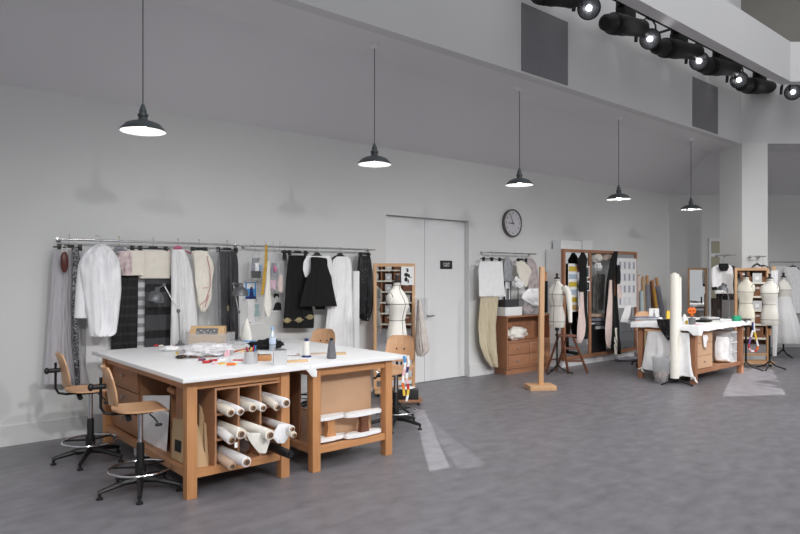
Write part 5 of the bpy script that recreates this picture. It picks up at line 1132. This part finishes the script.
P = tf(744.5, 320.5); m = M(); m.box(P+Vector((0, 0, .012)), (.2, .07, .022), rz=CAMR-.1, bev=.006); m.done('black_case', BLACK, label='flat black case at the right end of the far table', cat='case')
B_ = 11.55
desk_lamp((729, 318), (729, 300), (726, 285), (722.5, 291), 'grey desk lamp on the far table with a lit shade', 11.6, .095, .12)
Pl = pt(722.5, 291, 11.6); m = M(); m.ell(Pl+Vector((0, 0, .025)), (.03, .03, .025), 12, 8); m.done('bulb', mat('desk_bulb_glow', (255, 252, 246), .3, emit=9.), bpy.data.objects['desk_lamp.002'], world=True)
bpy.data.objects['desk_lamp.002']['label'] = 'grey desk lamp with a glowing bulb on the far worktable'
# loop of tape hanging from the far table corner
m = M(); cols = [NAVY, PAPER, flat('violet', (120, 80, 140)), RED, ROSE, PAPER, RED, ORANGE, PAPER, YEL, PAPER, NAVY]
ctr = [(753, 322), (752.8, 330), (751, 337), (749, 344), (749, 348), (751, 351), (754, 351.5), (757, 350), (758, 346), (756.5, 340), (754.5, 332), (753.5, 322)]
ps = [pt(x, y, 11.12) for x, y in ctr]
for k in range(len(ps)-1): m.tube([ps[k], ps[k+1]], .016, 6, mi=k % len(cols))
m.done('tape_loop', cols, label='loop of multicoloured woven tape hanging at the far table corner', cat='tape')
# chair backrest behind, tall rolls on a stand, bin
P = pt(648, 0, 12.1); P.z = 0
stool(P.x, P.y, CAMR+pi/2+pi, 'plywood work stool behind the far worktable with a sketch on its backrest', .2)
T2 = thing('sketch', 'white sheet with a pale sketch fixed to the far stool backrest', 'sketch', (P.x, P.y, .9), CAMR)
m = M(); m.b2((-.09, -.29, -.02), (.09, -.286, .19)); m.done('paper', PAPER, T2, smooth=0)
m = M(); m.ell((0, -.291, .15), (.015, .002, .02), 8, 6); m.prism([(-.03, -.2905, .02), (.03, -.2905, .02), (.012, -.2905, .12), (-.012, -.2905, .12)], (0, -.002, 0)); m.done('figure', INKG, T2, smooth=0)
P = fl(674.5, 383.5); T = thing('roll_stand', 'black tripod stand carrying two tall white rolls', 'stand', (P.x, P.y, 0))
m = M(); m.cyl((0, 0, .03), (0, 0, 1.68), .018, seg=10); m.done('pole', BLKM, T)
for k in range(4):
    a = CAMR+.35+pi/2*k+.2; m = M(); m.tube([(0, 0, .06), (.1*cos(a), .1*sin(a), .05), (.32*cos(a), .32*sin(a), .012)], [.016, .014, .012], 7); m.done('leg', BLKM, T)
def tall_roll(dx, r, z0, z1, lab, dy=0.):
    q = Vector((P.x, P.y, 0))+Vector((RX, RY, 0))*dx+Vector((FX, FY, 0))*dy; m = M(); rs = []
    for i in range(15):
        z = z0+(z1-z0)*i/14; rr = r*(1+.02*sin(i*1.3)); rs.append([q+Vector((rr*cos(2*pi*k/26), rr*sin(2*pi*k/26), z)) for k in range(26)])
    m.rings(rs); o = m.done('cloth_roll', mat('roll_ivory', (240, 236, 226), .85, var=.02, scale=10, bump=.2, bscale=20), label=lab, cat='fabric roll', smooth=60)
    m = M(); m.lathe([(r*.5, z1+.001), (r*.5, z1+.02), (r*.3, z1+.02)], q, 16); m.done('core', CREAM, o, world=True)
tall_roll(-.0, .068, .085, 1.715, 'tall thick ivory roll upright in front of the far worktable')
tall_roll(.088, .028, .11, 1.66, 'thin ivory roll behind the tall thick one', .02)
P = fl(661, 383); T = thing('waste_bin', 'round waste bin with a clear bag, beside the tall white rolls', 'bin', (P.x, P.y, 0))
m = M(); m.lathe([(.1, 0), (.105, .004), (.135, .4), (.138, .41), (.133, .4), (.1, .01), (.002, .008)], seg=28, cap=False); m.done('bin', mat('bin_smoke', (170, 172, 175), .2, alpha=.2, var=.03), T)
m = M(); rs = []
for z, r in ((.02, .098), (.2, .118), (.405, .14), (.43, .146), (.4, .15), (.33, .143)): rs.append([Vector((r*(1+.03*sin(5*a))*cos(a), r*(1+.03*sin(5*a))*sin(a), z+.008*sin(7*a)*(z > .3))) for a in [2*pi*k/40 for k in range(40)]])
m.rings(rs, cap=False); m.done('bag', GLASSY, T)
m = M(); blob(m, Vector((P.x, P.y, .02)), (.085, .085, .17), .4, 88); m.done('waste_paper', mat('scrap_mix', (206, 196, 190), .9, c2=(150, 120, 110), scale=20), label='crumpled paper scraps inside the clear waste bin', cat='waste paper')
"""MIRROR CORNER"""
C2 = pt(751.5, 0, 12.15); C2.z = 0
T = mirror(C2, .64, 1.83, CAMR, 'big wood framed mirror on casters behind the dress forms', zb=.19)
C3 = pt(697.3, 0, 14.5); C3.z = 0
mirror(C3, .4, 1.86, CAMR-.4, 'tall narrow wood framed mirror standing at the back wall', zb=.1, base=False)
def at_d(px, py, d, z0=True):
    q = pt(px, py, d)
    if z0: q.z = 0
    return q
dress_form(at_d(746, 0, 11.5), CAMR-1.0, 'aged ivory dress form between the far table end and the mirror', IVORYD, .83, lines='rings')
dress_form(at_d(769.5, 0, 11.62), CAMR-.7, 'white dress form with a wooden pole sleeve in front of the mirror', IVORY, .80, wood_z=(.62, .78), lines='rings')
dress_form(at_d(783.5, 0, 13.4), CAMR+.1, 'dress form wearing a long white tulle skirt, at the right edge', IVORY, .82, lines='rings',
           skirt=[(1.24, .14), (1.15, .16), (1.0, .2), (.8, .26), (.5, .33), (.31, .37), (.3, .36)])
gar('white_drape', [(270.5, 771, 778), (290, 770.5, 777.5), (320, 772, 778), (356, 772.5, 776.5)], 0, WCLO, 'long white cloth hanging from a roll behind the white dress form', 'cloth', .03, 2, .01, 92, 18, pl=('d', 12.4))
# garment rack to the right at the back
d0 = 14.55
A = pt(770, 262, d0); B = A+Vector((RX, RY, 0))*2.2
T = thing('garment_rack', 'chrome garment rack with white garments at the right edge', 'garment rack', ((A.x+B.x)/2, (A.y+B.y)/2, 0))
m = M(); m.cyl(A, B, .016); m.done('top_rail', CHROME, T, world=True)
zl = pt(790, 314, d0).z
m = M(); A2, B2 = A.copy(), B.copy(); A2.z = B2.z = zl; m.cyl(A2, B2, .012); m.done('lower_rail', CHROME, T, world=True)
for q in (A, B):
    m = M(); m.cyl((q.x, q.y, .06), (q.x, q.y, A.z), .014); m.done('post', CHROME, T, world=True)
    m = M(); e_ = Vector((FX, FY, 0))*.25; qq = Vector((q.x, q.y, .06)); m.cyl(qq-e_, qq+e_, .014)
    for s_ in (-1, 1): m.ell(qq+e_*s_-Vector((0, 0, .03)), (.025, .025, .03), 10, 6)
    m.done('foot', CHROME, T, world=True)
gar('white_camisole', [(267, 786, 797), (272, 783.5, 800), (285, 788, 803), (300, 788, 806), (313, 787.5, 808)], 0, WCLO, 'white camisole hanging on the rack at the right edge', 'camisole', .07, 4, .016, 94, 26, pl=('d', 14.3))
gar('tulle_bodice', [(266, 776, 786), (274, 775, 788), (284, 777, 788)], 0, TULLE, 'white tulle bodice hanging above the skirted dress form', 'bodice', .05, 4, .016, 95, 20, pl=('d', 14.45))
gar('ivory_shirt', [(267, 800, 812), (280, 799, 815), (315, 800, 815)], 0, IVORY, 'ivory shirt cut by the right edge of the picture', 'shirt', .07, 4, .016, 96, 20, pl=('d', 14.5))
def arm_d(px, py, hw, d, zr, lab, drop=.07):
    P = pt(px, py, d); T = thing('coat_hanger', lab, 'hanger', P, CAMR, 'shaped hangers on the rails')
    m = M()
    for s_ in (-1, 1): m.tube([(0, 0, 0), (s_*hw*.3, 0, -.012), (s_*hw*.75, 0, -drop*.6), (s_*hw, 0, -drop)], [.02, .018, .018, .012], 8)
    m.done('arms', BLACK, T)
    m = M(); m.tube([(0, 0, 0), (0, 0, zr-P.z-.03), (.018, 0, zr-P.z), (0, 0, zr-P.z+.02), (-.018, 0, zr-P.z)], .004, 6); m.done('hook', STEEL, T)
arm_d(793, 266, .14, d0, A.z, 'black hanger at the right edge holding a white camisole')
# rails on the column with garments
def col_rail(xa, xb, y, d, lab, wall_pt):
    a = pt(xa, y, d); b = pt(xb, y, d); b.z = a.z; T = thing('garment_rail', lab, 'rail', (a+b)/2, 0, 'rails at the white column')
    m = M(); m.cyl(a, b, .013); m.done('rail', CHROME, T, world=True)
    for f in (.1, .9):
        q = a.lerp(b, f); e_ = Vector((FX, FY, 0))*(wall_pt); m = M(); m.cyl(q, q+e_, .01); m.ell(q+e_*.98, (.03, .03, .03), 10, 6); m.done('wall_bracket', CHROME, T, world=True)
    return a.z
zr_ = col_rail(726, 736, 255, 12.6, 'short chrome rail on the left face of the white column', .42)
arm_d(723.5, 264.5, .2, 12.6, zr_-.0, 'wide black hanger holding the white cardigan')
zr2 = col_rail(755, 766, 256.5, 12.6, 'short chrome rail on the right face of the white column', .22)
arm_d(757, 264, .1, 12.6, zr2, 'black hanger above the mirror, the left one'); arm_d(763, 265.5, .13, 12.64, zr2, 'black hanger above the mirror, the right one')
gar('white_cardigan', [(265, 717, 730), (268, 712, 732.5), (276, 711.5, 733.5), (284, 714, 733), (293.5, 715, 733.5)], 0, WCLO, 'white cardigan with black collar and cuffs by the column', 'cardigan', .08, 3, .01, 97, 26, pl=('d', 12.55),
    extra=[('collar', [(263.5, 719, 728), (267, 718.5, 729), (271, 720.5, 727)], 12.44, BCLO, .03, 1.5, .004), ('sleeve', [(268, 711.5, 716), (278, 710.8, 716), (287, 711.5, 717)], 12.5, WCLO, .06, 1.5, .004), ('cuff', [(286.5, 711.5, 717), (290, 712, 717)], 12.5, BCLO, .062, 1.5, .003)])
gar('lace_skirt', [(286, 716, 734), (294, 716, 735), (300, 717, 735)], 0, LACE, 'black lace skirt just below the white cardigan', 'skirt', .05, 3, .012, 98, 20, pl=('d', 12.7))
gar('grey_coat', [(266, 729, 735), (285, 731, 736), (298, 731, 736)], 0, BCLO, 'dark sleeve hanging between the white cardigan and mirror', 'garment', .05, 2, .01, 99, 14, pl=('d', 12.72))
gar('taupe_dress', [(298, 711, 722), (315, 711, 722), (345, 710, 722)], 0, mat('taupe_dress', (112, 98, 90), .8, c2=(70, 62, 60), scale=8, stretch=(6, 6, .6)), 'taupe and dark long garment behind the far desk lamp', 'dress', .06, 3, .016, 100, 18, pl=('d', 12.95))
gar('blush_blouse', [(266.5, 754, 766), (272, 753, 770), (290, 754, 770)], 0, flat('blush_blouse', (214, 196, 188), .9), 'blush blouse hanging on the column behind the mirror', 'blouse', .06, 3, .012, 101, 20, pl=('d', 12.62))
gar('tan_vest', [(266, 771, 776), (278, 771, 777)], 0, flat('tan_vest', (206, 178, 146), .9), 'tan garment hanging right of the mirror top', 'garment', .04, 2, .01, 102, 14, pl=('d', 12.7))
"""ARCHIVE SHELVES ACROSS THE HALL, SEEN IN THE MIRRORS"""
def archive(loc, rz, lab, seed):
    q = random.Random(seed); T = thing('archive_shelf', lab, 'shelf', loc, rz, 'archive shelves seen in the mirrors')
    w_, h_, d_ = 3.0, 2.7, .2
    m = M(); m.b2((-w_/2, .0, 0), (w_/2, .02, h_)); m.done('back_panel', BROWN, T, smooth=0)
    m = M()
    for x in (-w_/2, -w_/6, w_/6, w_/2): m.b2((x-.02, -d_, 0), (x+.02, 0, h_))
    m.done('divider', REDZ, T, smooth=0)
    for k in range(8):
        z = .12+k*.34; m = M(); m.b2((-w_/2+.02, -d_-.012, z), (w_/2-.02, -.0, z+.045)); m.done('shelf_board', SHELFB, T, smooth=0)
        for c_ in range(3):
            x = -w_/2+.1+c_*w_/3
            for j in range(3):
                if q.random() < .6:
                    m = M(); m.b2((x+.29*j, -d_-.0, z+.046), (x+.29*j+.2, -.04, z+.046+.22)); m.b2((x+.29*j+.06, -d_-.004, z+.1), (x+.29*j+.14, -d_-.0, z+.18), mi=1); m.done('archive_box', [LGREY, PAPER], T, smooth=0)
                else:
                    m = M(); m.b2((x+.29*j-.03, -d_+.01, z+.032), (x+.29*j+.22, -.02, z+.3)); m.b2((x+.29*j+.05, -d_+.004, z+.22), (x+.29*j+.14, -d_+.01, z+.26), mi=1); m.done('drawer', [BROWN, LGREY], T, smooth=0)
    return T
# shelf 2 faces the mirror at the far table; shelf 1 faces the mirror by the door
q = rd(8.6, 8.1); archive(q, math.atan2(0, 1)+CAMR+.52+pi, 'wooden archive shelf of grey boxes reflected in the far mirror', 3)
q = rd(3.5, -1.6); archive(q, CAMR+.32+pi, 'wooden archive shelf of grey boxes reflected in the mirror by the door', 5)
"""LIGHT AND CAMERA"""
w = bpy.data.worlds.new('World'); SC.world = w; w.use_nodes = True
w.node_tree.nodes['Background'].inputs[0].default_value = (.95, .97, 1.0, 1); w.node_tree.nodes['Background'].inputs[1].default_value = .52
def spot(loc, tgt, P, size=50, blend=.7, r=.12, col=(1, .99, .98)):
    l = bpy.data.lights.new('stage_or_added_spot', 'SPOT'); l.energy = P; l.spot_size = radians(size); l.spot_blend = blend; l.shadow_soft_size = r; l.color = col
    o = bpy.data.objects.new('stage_or_added_spot', l); COL.objects.link(o); o.location = loc
    o.rotation_euler = (Vector(tgt)-Vector(loc)).to_track_quat('-Z', 'Y').to_euler(); return o
for lx, ly, tx, ty, P_ in ((-2.0, -2.5, 1.8, 4.9, 620), (1.5, -4.0, 2.6, 4.9, 760), (5.0, -4.5, 4.6, 4.8, 760), (8.5, -4.3, 7.6, 4.9, 760), (12.0, -3.0, 10.2, 4.6, 760), (15.5, -.5, 12.6, 4.4, 520), (4.0, -3.6, 11.0, 4.8, 680)):
    spot((lx, ly, 5.4), (tx, ty, .2), P_*1.16, 46 if tx < 9 else 41, 1.0, .2)
spot((3.0, -4.2, 5.4), (7.4, 6.4, .7), 800, 34, 1.0, .2)  # unseen spot added to brighten the door stretch
spot((7.0, -4.5, 5.4), (13.8, 6.2, .3), 1250, 33, 1.0, .2)  # unseen spot added to lift the back wall at the right
spot((3.0, -5.0, 5.4), (6.2, 2.4, 0), 420, 60, 1.0, .3)  # unseen wide spot added to brighten the open middle floor
for s_, t_ in ((rd(6.95, 12.42, 5.12), rd(8.6, 8.1, 1.2)), (aty(650, 39, 4.94), rd(3.5, -1.6, 1.3))):
    spot(s_, t_, 1500, 50, .8, .08)
spot((1.8, .6, 5.3), (10.3, 5.2, .6), 650, 22, 1.0, .15)  # unseen spot added from the left to brighten the cloth sling
# added unseen spots with gate plates: floor patches standing in for mirror-reflected light
def gobo(src, px, P):
    S = Vector(src); fp = [fl(*p) for p in px]; c = sum(fp, Vector())/len(fp); n_ = (c-S).normalized()
    hole = []
    for p in fp:
        d = p-S; hole.append(S+d*(1.3/d.dot(n_)))
    hc = sum(hole, Vector())/len(hole); m = M()
    for k, a_ in enumerate(hole):
        b_ = hole[(k+1) % len(hole)]; e_ = (b_-a_).normalized(); o_ = (a_+b_)/2-hc; o_ = (o_-e_*o_.dot(e_)).normalized()
        q_ = n_*(.004*k); m.prism([a_-e_*.5+q_, b_+e_*.5+q_, b_+e_*.5+o_*.45+q_, a_-e_*.5+o_*.45+q_], n_*.003)
    m.done('added_beam_mask', SPOTB, label='added unseen black plate shaping a floor light patch in place of a mirror reflection', cat='shutter', group='added plates shaping the unseen patch spots', smooth=0)
    spot(S, c, P, 28, .15, .0015)
gobo((1.0, -3.2, 6.6), [(413, 409.5), (424, 409.5), (450, 468), (429.5, 471.5)], 8000)
gobo((2.4, -3.4, 6.6), [(420, 411), (487, 465.5), (458, 469)], 2600)
gobo((9.8, -3.4, 6.6), [(735, 369), (772, 369), (786, 395), (722, 396.5)], 7000)
def area(loc, tgt, P, sx, sy):
    l = bpy.data.lights.new('hall_fill_light', 'AREA'); l.shape = 'RECTANGLE'; l.size = sx; l.size_y = sy; l.energy = P
    o = bpy.data.objects.new('hall_fill_light', l); COL.objects.link(o); o.location = loc
    o.rotation_euler = (Vector(tgt)-Vector(loc)).to_track_quat('-Z', 'Y').to_euler()
area((5.5, .0, 13), (5.5, .1, 0), 1000, 14, 8)  # unseen overhead fill added for soft general light
cam = bpy.data.cameras.new('camera'); co = bpy.data.objects.new('camera', cam); COL.objects.link(co)
cam.sensor_width = 36; cam.lens = 36*FL/800; cam.shift_y = (HY-267)/800; cam.clip_end = 100
co.location = (0, 0, H); co.rotation_euler = (pi/2, 0, math.atan2(FY, FX)-pi/2)
SC.camera = co
SC.view_settings.view_transform = 'Standard'; SC.view_settings.look = 'None'; SC.view_settings.gamma = 1; SC.view_settings.exposure = 0; SC.view_settings.use_curve_mapping = False
SC.cycles.max_bounces = 8; SC.cycles.transparent_max_bounces = 16; SC.cycles.caustics_reflective = False; SC.cycles.caustics_refractive = False
